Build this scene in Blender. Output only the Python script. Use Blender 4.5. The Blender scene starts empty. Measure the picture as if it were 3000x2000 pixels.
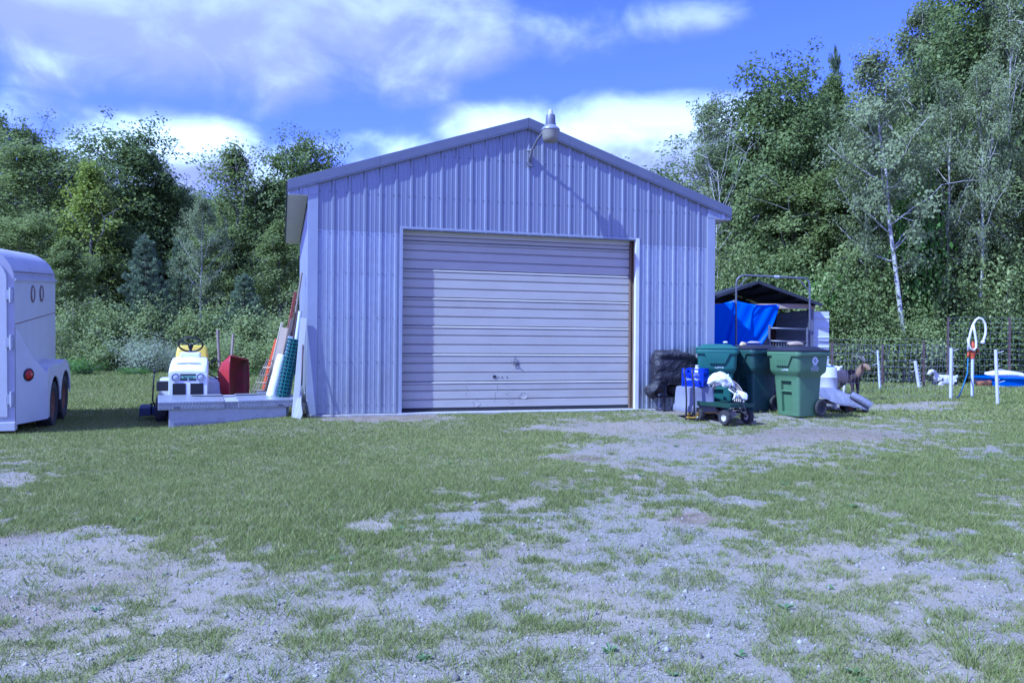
import bpy, bmesh, math, random
import numpy as np
from mathutils import Vector, Matrix, Euler

R = math.radians
scene = bpy.context.scene
# ------------------------------------------------------------------ camera
CAM_Z, FPX, ROLL = 1.2, 2290.0, R(0.45)
cam_data = bpy.data.cameras.new("camera")
cam = bpy.data.objects.new("camera", cam_data)
scene.collection.objects.link(cam)
cam_data.sensor_width = 36.0
cam_data.lens = 36.0 * FPX / 3000.0
cam_data.clip_end = 3000.0
cam_data.clip_start = 0.05
cam.matrix_world = Matrix.Translation((0, 0, CAM_Z)) @ Matrix.Rotation(R(90), 4, 'X') @ Matrix.Rotation(ROLL, 4, 'Z')
scene.camera = cam
# ------------------------------------------------------------------ exposure / colour balance of the photograph
vs = scene.view_settings
vs.view_transform = 'Standard'
vs.look = 'None'
vs.gamma = 1.0
vs.use_curve_mapping = False
vs.exposure = 1.48
vs.use_white_balance = True
vs.white_balance_temperature = 4350
vs.white_balance_tint = 8
scene.cycles.max_bounces = 6
scene.cycles.transparent_max_bounces = 8
scene.cycles.use_denoising = True
# ------------------------------------------------------------------ sun
# light travels to the right and away from the camera, about 48 degrees down
SUN_EL = R(47)
LX, LY = 0.80, 0.60
sun_data = bpy.data.lights.new("sun", 'SUN')
sun_data.energy = 2.45
sun_data.angle = R(0.6)
sun_data.color = (1.0, 0.95, 0.87)
sun = bpy.data.objects.new("sun", sun_data)
scene.collection.objects.link(sun)
ldir = Vector((LX * math.cos(SUN_EL), LY * math.cos(SUN_EL), -math.sin(SUN_EL)))
sun.rotation_euler = ldir.to_track_quat('-Z', 'Y').to_euler()
sun.location = (-20, -15, 25)
# ------------------------------------------------------------------ world: sky texture and drifting clouds
world = bpy.data.worlds.new("World")
scene.world = world
world.use_nodes = True
wn, wl = world.node_tree.nodes, world.node_tree.links
wn.clear()

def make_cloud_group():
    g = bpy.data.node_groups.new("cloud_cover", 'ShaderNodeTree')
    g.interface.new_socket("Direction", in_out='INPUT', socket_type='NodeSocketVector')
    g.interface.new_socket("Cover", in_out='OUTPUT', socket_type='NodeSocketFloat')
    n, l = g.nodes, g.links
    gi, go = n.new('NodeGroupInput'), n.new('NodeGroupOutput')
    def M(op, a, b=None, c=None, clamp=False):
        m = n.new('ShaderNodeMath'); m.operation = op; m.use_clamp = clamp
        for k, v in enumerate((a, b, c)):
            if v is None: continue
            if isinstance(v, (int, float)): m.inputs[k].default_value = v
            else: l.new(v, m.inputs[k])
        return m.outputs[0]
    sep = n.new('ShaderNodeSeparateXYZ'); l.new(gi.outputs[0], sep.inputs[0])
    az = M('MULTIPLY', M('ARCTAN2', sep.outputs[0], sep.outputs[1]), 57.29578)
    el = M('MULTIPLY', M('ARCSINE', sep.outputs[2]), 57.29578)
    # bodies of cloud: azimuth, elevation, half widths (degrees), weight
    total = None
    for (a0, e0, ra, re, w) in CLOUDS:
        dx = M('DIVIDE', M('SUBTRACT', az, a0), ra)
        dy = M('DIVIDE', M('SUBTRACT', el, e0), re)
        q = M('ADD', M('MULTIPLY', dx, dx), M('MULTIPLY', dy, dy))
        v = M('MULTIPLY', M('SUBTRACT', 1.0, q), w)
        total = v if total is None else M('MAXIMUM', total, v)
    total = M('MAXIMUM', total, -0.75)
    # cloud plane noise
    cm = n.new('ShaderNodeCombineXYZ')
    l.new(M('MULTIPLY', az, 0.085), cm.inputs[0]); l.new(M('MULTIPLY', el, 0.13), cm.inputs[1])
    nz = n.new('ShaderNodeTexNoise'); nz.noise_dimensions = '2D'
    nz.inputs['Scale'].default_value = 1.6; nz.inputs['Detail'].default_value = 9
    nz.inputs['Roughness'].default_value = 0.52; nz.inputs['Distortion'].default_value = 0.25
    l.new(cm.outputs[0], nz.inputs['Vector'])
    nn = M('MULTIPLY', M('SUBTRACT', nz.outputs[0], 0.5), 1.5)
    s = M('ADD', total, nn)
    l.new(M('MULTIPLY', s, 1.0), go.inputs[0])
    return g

def pxdir(x, y):
    a = math.atan((x - 1500) / FPX)
    e = math.atan((1000 - y) / FPX * math.cos(a))
    return math.degrees(a), math.degrees(e)

CLOUDS = []
for (x, y, rx, ry, w) in [(380, -40, 980, 290, 1.05), (1080, 90, 480, 190, 0.85), (250, 130, 300, 150, 0.8),
                          (480, 470, 300, 150, 1.0), (800, 545, 420, 110, 0.8), (1180, 500, 380, 110, 0.6),
                          (1890, 430, 520, 168, 1.35), (1500, 400, 260, 120, 0.9),
                          (1960, 50, 190, 62, 0.42), (130, 345, 130, 60, 0.25), (1650, 90, 230, 80, 0.35)]:
    a, e = pxdir(x, y)
    CLOUDS.append((a, e, rx / 40.0, ry / 40.0, w))
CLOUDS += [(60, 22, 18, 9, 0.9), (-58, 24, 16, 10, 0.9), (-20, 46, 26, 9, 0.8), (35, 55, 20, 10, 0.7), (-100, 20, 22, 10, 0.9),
           (110, 18, 26, 9, 0.9), (150, 30, 18, 9, 0.8), (-150, 24, 20, 10, 0.9), (180, 50, 40, 14, 1.0), (-120, 52, 34, 14, 1.0), (90, 48, 36, 13, 1.0), (-60, 66, 60, 12, 1.0), (120, 74, 70, 9, .9), (20, 34, 26, 7, .8), (-178, 22, 22, 10, .9)]  # unseen clouds overhead, beside and behind the camera, added to raise the fill light
cg = make_cloud_group()
tc = wn.new('ShaderNodeTexCoord')
def W(op, a, b=None, c=None, clamp=False):
    m = wn.new('ShaderNodeMath'); m.operation = op; m.use_clamp = clamp
    for k, v in enumerate((a, b, c)):
        if v is None: continue
        if isinstance(v, (int, float)): m.inputs[k].default_value = v
        else: wl.new(v, m.inputs[k])
    return m.outputs[0]
def smooth(v, e0, e1):
    m = wn.new('ShaderNodeMapRange'); m.interpolation_type = 'SMOOTHSTEP'; m.clamp = True
    wl.new(v, m.inputs[0]); m.inputs[1].default_value = e0; m.inputs[2].default_value = e1
    return m.outputs[0]
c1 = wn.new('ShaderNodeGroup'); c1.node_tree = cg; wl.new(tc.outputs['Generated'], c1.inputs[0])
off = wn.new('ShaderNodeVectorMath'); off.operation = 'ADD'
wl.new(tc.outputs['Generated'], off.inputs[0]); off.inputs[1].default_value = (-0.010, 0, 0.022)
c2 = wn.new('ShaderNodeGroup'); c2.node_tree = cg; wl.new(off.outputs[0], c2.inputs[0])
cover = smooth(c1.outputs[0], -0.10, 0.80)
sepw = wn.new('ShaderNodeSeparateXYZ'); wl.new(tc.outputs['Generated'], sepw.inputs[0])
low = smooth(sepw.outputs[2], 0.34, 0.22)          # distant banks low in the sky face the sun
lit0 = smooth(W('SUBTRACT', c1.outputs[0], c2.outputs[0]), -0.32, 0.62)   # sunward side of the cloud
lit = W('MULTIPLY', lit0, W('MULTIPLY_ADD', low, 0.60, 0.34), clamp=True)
sky = wn.new('ShaderNodeTexSky'); sky.sky_type = 'NISHITA'
sky.sun_disc = False
sky.sun_elevation = SUN_EL
sky.sun_rotation = math.atan2(-LX, -LY)
sky.air_density = 1.0; sky.dust_density = 0.6; sky.ozone_density = 4.0
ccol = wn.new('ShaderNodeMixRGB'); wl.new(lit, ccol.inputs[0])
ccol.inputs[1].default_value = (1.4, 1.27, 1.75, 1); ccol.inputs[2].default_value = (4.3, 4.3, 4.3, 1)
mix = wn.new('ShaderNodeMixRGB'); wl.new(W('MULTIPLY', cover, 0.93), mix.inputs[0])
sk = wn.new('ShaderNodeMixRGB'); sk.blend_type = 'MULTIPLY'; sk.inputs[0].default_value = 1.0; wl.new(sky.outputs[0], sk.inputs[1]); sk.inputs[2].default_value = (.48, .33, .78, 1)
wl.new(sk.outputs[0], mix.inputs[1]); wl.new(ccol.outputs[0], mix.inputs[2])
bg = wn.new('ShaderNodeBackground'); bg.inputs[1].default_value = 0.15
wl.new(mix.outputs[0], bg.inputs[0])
world.cycles.sampling_method = 'MANUAL'; world.cycles.sample_map_resolution = 512
wo = wn.new('ShaderNodeOutputWorld'); wl.new(bg.outputs[0], wo.inputs[0])

# ------------------------------------------------------------------ helpers
COL = scene.collection

def mat(name, c, c2=None, scale=6.0, rough=0.6, metal=0.0, bump=0.0, bscale=60.0, stretch=(1, 1, 1), detail=6.0,
        spec=0.4, bdist=0.01, dirt=None, dirt_amt=0.5, dirt_scale=1.5, dirt_lo=0.5, dirt_hi=0.7, coords='Object'):
    m = bpy.data.materials.new(name); m.use_nodes = True
    n, l = m.node_tree.nodes, m.node_tree.links
    b = n['Principled BSDF']
    t = n.new('ShaderNodeTexCoord'); mp = n.new('ShaderNodeMapping')
    mp.inputs['Scale'].default_value = stretch
    l.new(t.outputs[coords], mp.inputs[0])
    def noise(s, d=6.0, vec=None):
        z = n.new('ShaderNodeTexNoise'); z.inputs['Scale'].default_value = s; z.inputs['Detail'].default_value = d
        z.inputs['Roughness'].default_value = 0.6
        l.new(vec or mp.outputs[0], z.inputs['Vector']); return z.outputs[0]
    if c2 is None: c2 = tuple(x * 0.82 for x in c[:3])
    ra = n.new('ShaderNodeMapRange'); ra.inputs[1].default_value = 0.3; ra.inputs[2].default_value = 0.7
    l.new(noise(scale, detail), ra.inputs[0])
    mx = n.new('ShaderNodeMixRGB'); l.new(ra.outputs[0], mx.inputs[0])
    mx.inputs[1].default_value = (*c[:3], 1); mx.inputs[2].default_value = (*c2[:3], 1)
    out = mx.outputs[0]
    if dirt:
        dr = n.new('ShaderNodeMapRange'); dr.inputs[1].default_value = dirt_lo; dr.inputs[2].default_value = dirt_hi
        dr.inputs[4].default_value = dirt_amt
        l.new(noise(dirt_scale, 8.0), dr.inputs[0])
        dm = n.new('ShaderNodeMixRGB'); l.new(dr.outputs[0], dm.inputs[0]); l.new(out, dm.inputs[1])
        dm.inputs[2].default_value = (*dirt[:3], 1); out = dm.outputs[0]
    l.new(out, b.inputs['Base Color'])
    b.inputs['Roughness'].default_value = rough
    b.inputs['Metallic'].default_value = metal
    b.inputs['Specular IOR Level'].default_value = spec
    if bump:
        bp = n.new('ShaderNodeBump'); bp.inputs['Strength'].default_value = bump; bp.inputs['Distance'].default_value = bdist
        l.new(noise(bscale, 4.0), bp.inputs['Height']); l.new(bp.outputs[0], b.inputs['Normal'])
    return m

def tag(o, label=None, cat=None, group=None, kind=None):
    if label: o['label'] = label
    if cat: o['category'] = cat
    if group: o['group'] = group
    if kind: o['kind'] = kind
    return o

def thing(name, label, cat, loc=(0, 0, 0), rz=0.0, group=None, rot=None):
    o = bpy.data.objects.new(name, None); COL.objects.link(o)
    o.empty_display_size = 0.1
    o.location = loc
    o.rotation_euler = rot if rot else (0, 0, rz)
    return tag(o, label, cat, group)

class MB:
    """collects shapes; build() links them as one mesh object"""
    def __init__(s):
        s.v = []; s.f = []
    def add(s, vs_, fs_, M=None):
        k = len(s.v)
        if M is not None: vs_ = [tuple(M @ Vector(p)) for p in vs_]
        s.v += [tuple(p) for p in vs_]
        s.f += [tuple(i + k for i in f) for f in fs_]
        return s
    def box(s, x0, x1, y0, y1, z0, z1, M=None):
        p = [(x0, y0, z0), (x1, y0, z0), (x1, y1, z0), (x0, y1, z0), (x0, y0, z1), (x1, y0, z1), (x1, y1, z1), (x0, y1, z1)]
        return s.add(p, [(0, 3, 2, 1), (4, 5, 6, 7), (0, 1, 5, 4), (1, 2, 6, 5), (2, 3, 7, 6), (3, 0, 4, 7)], M)
    def bar(s, a, b, w, t, up=(0, 0, 1)):
        """rectangular bar from a to b, width w across, thickness t along 'up'"""
        a, b = Vector(a), Vector(b); d = (b - a).normalized(); up = Vector(up)
        sx = d.cross(up)
        if sx.length < 1e-4: sx = d.cross(Vector((1, 0, 0)))
        sx.normalize(); uz = sx.cross(d).normalized()
        p = []
        for q in (a, b):
            for (i, j) in ((-1, -1), (1, -1), (1, 1), (-1, 1)):
                p.append(q + sx * (i * w / 2) + uz * (j * t / 2))
        return s.add(p, [(0, 1, 2, 3), (7, 6, 5, 4), (0, 4, 5, 1), (1, 5, 6, 2), (2, 6, 7, 3), (3, 7, 4, 0)])
    def tube(s, pts, r, n=8, cap=True):
        pts = [Vector(p) for p in pts]
        if not isinstance(r, (list, tuple)): r = [r] * len(pts)
        k0 = len(s.v); ref = None
        for i, p in enumerate(pts):
            d = (pts[min(i + 1, len(pts) - 1)] - pts[max(i - 1, 0)])
            if d.length < 1e-9: d = Vector((0, 0, 1))
            d.normalize()
            if ref is None: ref = Vector((1, 0, 0)) if abs(d.x) < 0.8 else Vector((0, 1, 0))
            a = (ref - d * ref.dot(d)).normalized(); b = d.cross(a); ref = a
            for j in range(n):
                t = 2 * math.pi * j / n
                s.v.append(tuple(p + (a * math.cos(t) + b * math.sin(t)) * r[i]))
        m = len(pts)
        for i in range(m - 1):
            for j in range(n):
                s.f.append((k0 + i * n + j, k0 + i * n + (j + 1) % n, k0 + (i + 1) * n + (j + 1) % n, k0 + (i + 1) * n + j))
        if cap:
            s.f.append(tuple(k0 + j for j in range(n))[::-1])
            s.f.append(tuple(k0 + (m - 1) * n + j for j in range(n)))
        return s
    def lathe(s, prof, n=20, M=None, cap=True):
        """profile (r, z) turned about z"""
        vs_ = []; fs_ = []
        for (r, z) in prof:
            for j in range(n):
                t = 2 * math.pi * j / n
                vs_.append((r * math.cos(t), r * math.sin(t), z))
        for i in range(len(prof) - 1):
            for j in range(n):
                fs_.append((i * n + j, i * n + (j + 1) % n, (i + 1) * n + (j + 1) % n, (i + 1) * n + j))
        if cap:
            fs_.append(tuple(range(n))[::-1]); fs_.append(tuple((len(prof) - 1) * n + j for j in range(n)))
        return s.add(vs_, fs_, M)
    def loft(s, rings, cap=True, M=None):
        n = len(rings[0]); vs_ = [p for r in rings for p in r]; fs_ = []
        for i in range(len(rings) - 1):
            for j in range(n):
                fs_.append((i * n + j, i * n + (j + 1) % n, (i + 1) * n + (j + 1) % n, (i + 1) * n + j))
        if cap:
            fs_.append(tuple(range(n))[::-1]); fs_.append(tuple((len(rings) - 1) * n + j for j in range(n)))
        return s.add(vs_, fs_, M)
    def prism(s, poly, d, M=None):
        n = len(poly); d = Vector(d)
        vs_ = [Vector(p) for p in poly] + [Vector(p) + d for p in poly]
        fs_ = [tuple(range(n))[::-1], tuple(range(n, 2 * n))] + [(j, (j + 1) % n, n + (j + 1) % n, n + j) for j in range(n)]
        return s.add(vs_, fs_, M)
    def grid(s, fn, nu, nv, M=None):
        vs_ = [fn(i / nu, j / nv) for j in range(nv + 1) for i in range(nu + 1)]
        fs_ = [(j * (nu + 1) + i, j * (nu + 1) + i + 1, (j + 1) * (nu + 1) + i + 1, (j + 1) * (nu + 1) + i) for j in range(nv) for i in range(nu)]
        return s.add(vs_, fs_, M)
    def mesh(s, name, m, smooth=False):
        me = bpy.data.meshes.new(name)
        me.from_pydata(s.v, [], s.f)
        bm = bmesh.new(); bm.from_mesh(me); bmesh.ops.recalc_face_normals(bm, faces=bm.faces)
        bm.to_mesh(me); bm.free()
        if smooth: me.polygons.foreach_set('use_smooth', [True] * len(me.polygons))
        if m: me.materials.append(m)
        return me
    def build(s, name, m, parent=None, smooth=False, bevel=0.0, seg=2, angle=None, solid=0.0, sub=0):
        o = bpy.data.objects.new(name, s.mesh(name, m, smooth)); COL.objects.link(o)
        if parent: o.parent = parent
        if solid:
            so = o.modifiers.new('solid', 'SOLIDIFY'); so.thickness = solid; so.offset = 0
        if bevel:
            b = o.modifiers.new('bevel', 'BEVEL'); b.width = bevel; b.segments = seg; b.limit_method = 'ANGLE'; b.angle_limit = R(40)
        if sub:
            u = o.modifiers.new('sub', 'SUBSURF'); u.levels = sub; u.render_levels = sub
        if smooth and (angle or bevel):
            try:
                o.data.set_sharp_from_angle(angle=angle or R(40))
            except Exception: pass
        return o

def link(name, me, parent=None):
    o = bpy.data.objects.new(name, me); COL.objects.link(o)
    if parent: o.parent = parent
    return o

def copy_tree(o, parent=None):
    c = o.copy(); COL.objects.link(c); c.parent = parent
    for ch in list(o.children): copy_tree(ch, c)
    return c

def text(s_, size, m, parent, loc, rot, name='lettering', depth=0.001, align='CENTER', sx=1.0):
    cu = bpy.data.curves.new(name, 'FONT'); cu.body = s_; cu.size = size; cu.extrude = depth
    cu.align_x = align; cu.align_y = 'CENTER'; cu.resolution_u = 2
    t = bpy.data.objects.new(name, cu); COL.objects.link(t)
    me_ = bpy.data.meshes.new_from_object(t.evaluated_get(bpy.context.evaluated_depsgraph_get()))
    bpy.data.objects.remove(t); me_.materials.clear(); me_.materials.append(m)
    o = link(name, me_, parent); o['kind'] = 'stuff'
    o.location = loc; o.rotation_euler = rot; o.scale = (sx, 1, 1)
    return o

# ---- pixels of the photograph to directions and points
CR, SR = math.cos(ROLL), math.sin(ROLL)
def ray(x, y):
    a, b = (x - 1500) / FPX, (1000 - y) / FPX
    return (a * CR - b * SR, 1.0, a * SR + b * CR)
def P(x, y, Z):
    d = ray(x, y); return Vector((d[0] * Z, Z, CAM_Z + d[2] * Z))

# ---- the barn's frame
TH = R(16.4); BX, BY, BZ = -2.923, 11.25, 0.13
BW, BD = 6.54, 5.9
CU, SU = math.cos(TH), math.sin(TH)
def barn_xy(x, y):
    dx, dy = x - BX, y - BY
    return dx * CU + dy * SU, -dx * SU + dy * CU
def from_barn(u, v, z=0.0):
    return Vector((BX + u * CU - v * SU, BY + u * SU + v * CU, z))

# ---- value noise in numpy
_rng = np.random.RandomState(7)
_tab = _rng.rand(256, 256)
def vnoise(x, y):
    xi, yi = np.floor(x).astype(int), np.floor(y).astype(int)
    fx, fy = x - xi, y - yi
    fx = fx * fx * (3 - 2 * fx); fy = fy * fy * (3 - 2 * fy)
    g = lambda a, b: _tab[a & 255, b & 255]
    return (g(xi, yi) * (1 - fx) + g(xi + 1, yi) * fx) * (1 - fy) + (g(xi, yi + 1) * (1 - fx) + g(xi + 1, yi + 1) * fx) * fy
def fbm(x, y, octs=4, gain=0.55):
    s = 0; a = 1; t = 0
    for k in range(octs):
        s = s + a * vnoise(x * 2 ** k + 17.3 * k, y * 2 ** k + 9.1 * k); t += a; a *= gain
    return s / t
def sstep(a, b, x):
    t = np.clip((x - a) / (b - a), 0, 1); return t * t * (3 - 2 * t)

def gz(x, y):
    """height of the ground"""
    x = np.asarray(x, float); y = np.asarray(y, float)
    u, v = barn_xy(x, y)
    d = np.maximum(np.maximum(-v, v - BD), np.maximum(-u, u - BW))
    z = 0.095 * (1 - sstep(0.25, 1.9, d))
    z = z + 0.03 * (fbm(x * 0.5, y * 0.5, 3) - 0.5) + 0.012 * (vnoise(x * 2.3, y * 2.3) - 0.5)
    far = sstep(24, 60, np.hypot(x, y))
    return z + far * 1.2
def G(x, y, lift=0.0):
    """where the ray of a pixel meets the ground"""
    d = ray(x, y); Z = -CAM_Z / d[2]
    for _ in range(12):
        z = float(gz(d[0] * Z, Z)); Z = (z - CAM_Z) / d[2]
    return Vector((d[0] * Z, Z, float(gz(d[0] * Z, Z)) + lift))
def on_ground(x, y, lift=0.0):
    return Vector((x, y, float(gz(x, y)) + lift))
# ================================================================== ground
CX = np.array([-200, 0, 300, 600, 900, 1200, 1500, 1800, 2100, 2352, 2600], float)
CY = np.array([860, 950, 1000, 1050, 1100, 1150, 1200, 1250, 1300, 1350, 1400, 1450, 1500, 1568, 1800], float)
CV = np.array([[1, 1, 1, 1, 1, 1, 1, .9, .9, .95, 1],
    [1, .98, 1, .95, .8, .9, .8, .6, .8, .9, .9],
    [1, .97, 1, 1, 1, 1, .5, .45, .4, .85, .9],
    [.9, .86, .97, 1, 1, .97, .4, .32, .85, .8, .8],
    [.7, .62, .96, 1, .95, .88, .55, .88, .93, .75, .7],
    [.9, .9, .97, 1, .95, .66, .45, .85, .96, .86, .8],
    [.7, .7, .86, 1, .86, .5, .34, .5, .9, .86, .8],
    [.25, .25, .4, .88, .75, .4, .36, .33, .4, .86, .8],
    [.15, .15, .2, .5, .62, .36, .45, .28, .2, .5, .6],
    [.15, .15, .2, .3, .42, .38, .24, .28, .38, .36, .4],
    [.3, .3, .25, .36, .5, .4, .2, .45, .5, .46, .5],
    [.45, .45, .3, .36, .5, .45, .2, .62, .52, .6, .6],
    [.5, .5, .42, .4, .42, .45, .25, .52, .5, .6, .6],
    [.5, .5, .45, .3, .36, .4, .3, .5, .55, .6, .6],
    [.5, .5, .45, .35, .36, .4, .35, .5, .55, .6, .6]])
# bare patches: pixel (2352 wide), radii, amount taken, brown-ness
BARE = [(865, 958, 170, 10, 1.0, .8), (1600, 945, 110, 12, .9, .5), (1400, 985, 220, 16, .9, .35), (1500, 1035, 230, 32, .9, .2),
        (1330, 1052, 60, 8, .6, .9), (1880, 995, 190, 16, .85, .7), (1720, 1012, 190, 18, .9, .5), (2040, 935, 170, 8, 1.0, .0),
        (2130, 928, 80, 6, .9, 0), (30, 1100, 50, 22, .8, .2), (2260, 1040, 90, 18, .5, .1), (1060, 1190, 60, 18, .6, .1), (850, 1212, 70, 14, .7, 0),
        (1590, 1190, 50, 14, .5, .9), (640, 1330, 90, 14, .3, .5), (1940, 930, 60, 8, 1.0, 0.0)]
def to_pixel(x, y):
    y = np.maximum(y, 0.6)
    z = gz(x, y)
    a = x / y; b = (z - CAM_Z) / y
    ix = a * CR + b * SR; iy = -a * SR + b * CR
    return (1500 + FPX * ix) * 0.784, (1000 - FPX * iy) * 0.784
def cover_of(x, y):
    """share of grass (0 to 1) and brown-ness of the bare soil at points of the ground"""
    px, py = to_pixel(x, y)
    px = np.clip(px, -199, 2599); py = np.clip(py, 861, 1799)
    i = np.clip(np.searchsorted(CX, px) - 1, 0, len(CX) - 2); j = np.clip(np.searchsorted(CY, py) - 1, 0, len(CY) - 2)
    fx = (px - CX[i]) / (CX[i + 1] - CX[i]); fy = (py - CY[j]) / (CY[j + 1] - CY[j])
    c = (CV[j, i] * (1 - fx) + CV[j, i + 1] * fx) * (1 - fy) + (CV[j + 1, i] * (1 - fx) + CV[j + 1, i + 1] * fx) * fy
    brown = 0.12 + 0.5 * sstep(0.56, 0.75, fbm(x * 0.9 + 5, y * 0.9, 4))
    warp = (fbm(x * 1.1, y * 1.1 + 40, 3) - 0.5)
    for (bx, by, rx, ry, am, br) in BARE:
        q = np.sqrt(((px - bx) / rx) ** 2 + ((py - by) / ry) ** 2) + warp * 1.2
        k = 1 - sstep(0.6, 1.15, q)
        c = c * (1 - am * k); brown = brown * (1 - k) + br * k
    return c, brown
# the noise is turned into ranks so that a cover of 0.3 leaves 30 % green
_a, _b = _rng.rand(30000) * 25, _rng.rand(30000) * 25
_q = np.sort(fbm(_a * 2.6, _b * 2.6, 2, 0.8) * .30 + fbm(_a * 8.5 + 31, _b * 7.0, 3, 0.8) * .70)
def clump(x, y):
    n = fbm(x * 2.6, y * 2.6, 2, 0.8) * .30 + fbm(x * 8.5 + 31, y * 7.0, 3, 0.8) * .70
    return np.searchsorted(_q, n) / len(_q)
def density(x, y):
    c, b = cover_of(x, y)
    r = clump(x, y)
    c = np.where(c < .9, np.minimum(.9, c + .02 * sstep(9, 4, np.hypot(x, y))), c)
    d = 1 - sstep(-0.30, 0.24, r - c)
    d = np.where(c > 0.9, np.maximum(d, .75), d)
    d = np.maximum(d, .05 + .10 * vnoise(x * 5, y * 5))
    return d * (.68 + .32 * sstep(.2, .9, c)), b

def axis(lo, hi, step, far):
    a = list(np.arange(lo, hi + 1e-6, step)); s = step
    while a[-1] < far: s *= 1.35; a.append(a[-1] + s)
    s = step
    b = []; q = lo
    while q > -far: s *= 1.35; q -= s; b.append(q)
    return np.array(b[::-1] + a)
gx, gy = axis(-9, 10, 0.075, 400), axis(1.6, 16, 0.075, 400)
X, Y = np.meshgrid(gx, gy); Zg = gz(X, Y)
nx, ny = len(gx), len(gy)
me = bpy.data.meshes.new('ground')
co = np.stack([X.ravel(), Y.ravel(), Zg.ravel()], 1).astype(np.float32)
ii = (np.arange(ny - 1)[:, None] * nx + np.arange(nx - 1)[None, :]).ravel()
fc = np.stack([ii, ii + 1, ii + 1 + nx, ii + nx], 1).astype(np.int32)
me.vertices.add(len(co)); me.vertices.foreach_set('co', co.ravel())
me.loops.add(fc.size); me.loops.foreach_set('vertex_index', fc.ravel())
me.polygons.add(len(fc)); me.polygons.foreach_set('loop_start', np.arange(0, fc.size, 4, dtype=np.int32))
me.polygons.foreach_set('use_smooth', np.ones(len(fc), bool))
me.update(calc_edges=True)
dn, br = density(X.ravel(), Y.ravel())
ca = me.attributes.new('grass_cover', 'FLOAT', 'POINT'); ca.data.foreach_set('value', dn.astype(np.float32))
cb = me.attributes.new('soil', 'FLOAT', 'POINT'); cb.data.foreach_set('value', br.astype(np.float32))
def ground_material():
    m = bpy.data.materials.new('gravel_and_soil'); m.use_nodes = True
    n, l = m.node_tree.nodes, m.node_tree.links; b = n['Principled BSDF']
    geo = n.new('ShaderNodeNewGeometry')
    def noise(s, d=6, r=.6):
        z = n.new('ShaderNodeTexNoise'); z.inputs['Scale'].default_value = s; z.inputs['Detail'].default_value = d
        z.inputs['Roughness'].default_value = r; l.new(geo.outputs['Position'], z.inputs['Vector']); return z.outputs[0]
    def rng(v, a, b_, lo=0, hi=1):
        k = n.new('ShaderNodeMapRange'); l.new(v, k.inputs[0]); k.inputs[1].default_value = a; k.inputs[2].default_value = b_
        k.inputs[3].default_value = lo; k.inputs[4].default_value = hi; return k.outputs[0]
    def mixc(f, a, c):
        k = n.new('ShaderNodeMixRGB'); l.new(f, k.inputs[0])
        for i, v in ((1, a), (2, c)):
            if isinstance(v, tuple): k.inputs[i].default_value = (*v, 1)
            else: l.new(v, k.inputs[i])
        return k.outputs[0]
    vo = n.new('ShaderNodeTexVoronoi'); vo.inputs['Scale'].default_value = 125; l.new(geo.outputs['Position'], vo.inputs['Vector'])
    vo2 = n.new('ShaderNodeTexVoronoi'); vo2.inputs['Scale'].default_value = 230; l.new(geo.outputs['Position'], vo2.inputs['Vector'])
    sp = n.new('ShaderNodeSeparateColor'); l.new(vo.outputs['Color'], sp.inputs[0])
    pebble = mixc(rng(sp.outputs[0], 0, 1), (.165, .148, .12), (.36, .33, .28))
    sp2 = n.new('ShaderNodeSeparateColor'); l.new(vo2.outputs['Color'], sp2.inputs[0])
    fine = mixc(rng(sp2.outputs[0], 0, 1), (.21, .188, .152), (.33, .30, .25))
    col = mixc(rng(noise(2.2), .42, .58), pebble, fine)
    col = mixc(rng(noise(0.8, 8), .46, .62, 0, .8), col, (.33, .28, .21))          # sand
    at = n.new('ShaderNodeAttribute'); at.attribute_name = 'soil'
    col = mixc(rng(at.outputs['Fac'], 0.1, 1.0, 0, .9), col, mixc(rng(noise(9), .35, .65), (.13, .092, .062), (.27, .21, .155)))
    ag = n.new('ShaderNodeAttribute'); ag.attribute_name = 'grass_cover'
    thatch = mixc(rng(noise(30), .35, .65), (.165, .165, .065), (.26, .235, .12))
    col = mixc(rng(ag.outputs['Fac'], .15, 1.0, 0, .85), col, thatch)
    l.new(col, b.inputs['Base Color']); b.inputs['Roughness'].default_value = .95; b.inputs['Specular IOR Level'].default_value = .15
    bp = n.new('ShaderNodeBump'); bp.inputs['Strength'].default_value = .6; bp.inputs['Distance'].default_value = .008
    l.new(vo.outputs['Distance'], bp.inputs['Height']); l.new(bp.outputs[0], b.inputs['Normal'])
    return m
me.materials.append(ground_material())
ground = link('ground', me); tag(ground, 'sandy gravel yard with patchy mown grass', kind='structure')

# ================================================================== the metal barn
M_panel = mat('galvanised_sheet', (.285, .295, .315), (.235, .245, .265), scale=3, rough=.42, metal=.55, stretch=(1, 1, .12), dirt=(.22, .225, .25), dirt_amt=.5, dirt_scale=2.2, bump=.04, bscale=120)
M_panel_low = mat('galvanised_sheet_low', (.37, .39, .41), (.30, .315, .335), scale=26, rough=.38, metal=.5, stretch=(1, 1, .4), dirt=(.28, .28, .29), dirt_amt=.5, dirt_scale=3, bump=.06, bscale=150)
M_trim = mat('grey_trim', (.165, .17, .205), (.14, .145, .18), scale=3, rough=.45, metal=.3)
M_corner = mat('corner_trim', (.34, .355, .40), (.30, .315, .355), scale=4, rough=.45, metal=.25)
M_soffit = mat('cream_soffit', (.62, .60, .54), (.56, .54, .48), scale=3, rough=.7)
M_dark = mat('dark_edge', (.03, .03, .035), rough=.7)
M_door = mat('door_white', (.49, .465, .40), (.43, .405, .345), scale=5, rough=.5, stretch=(.3, 1, 1), dirt=(.36, .31, .25), dirt_amt=.4, dirt_scale=1.6, dirt_lo=.55, dirt_hi=.75, bump=.03)
M_jamb = mat('white_jamb', (.66, .66, .64), (.56, .55, .52), scale=4, rough=.6)
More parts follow.
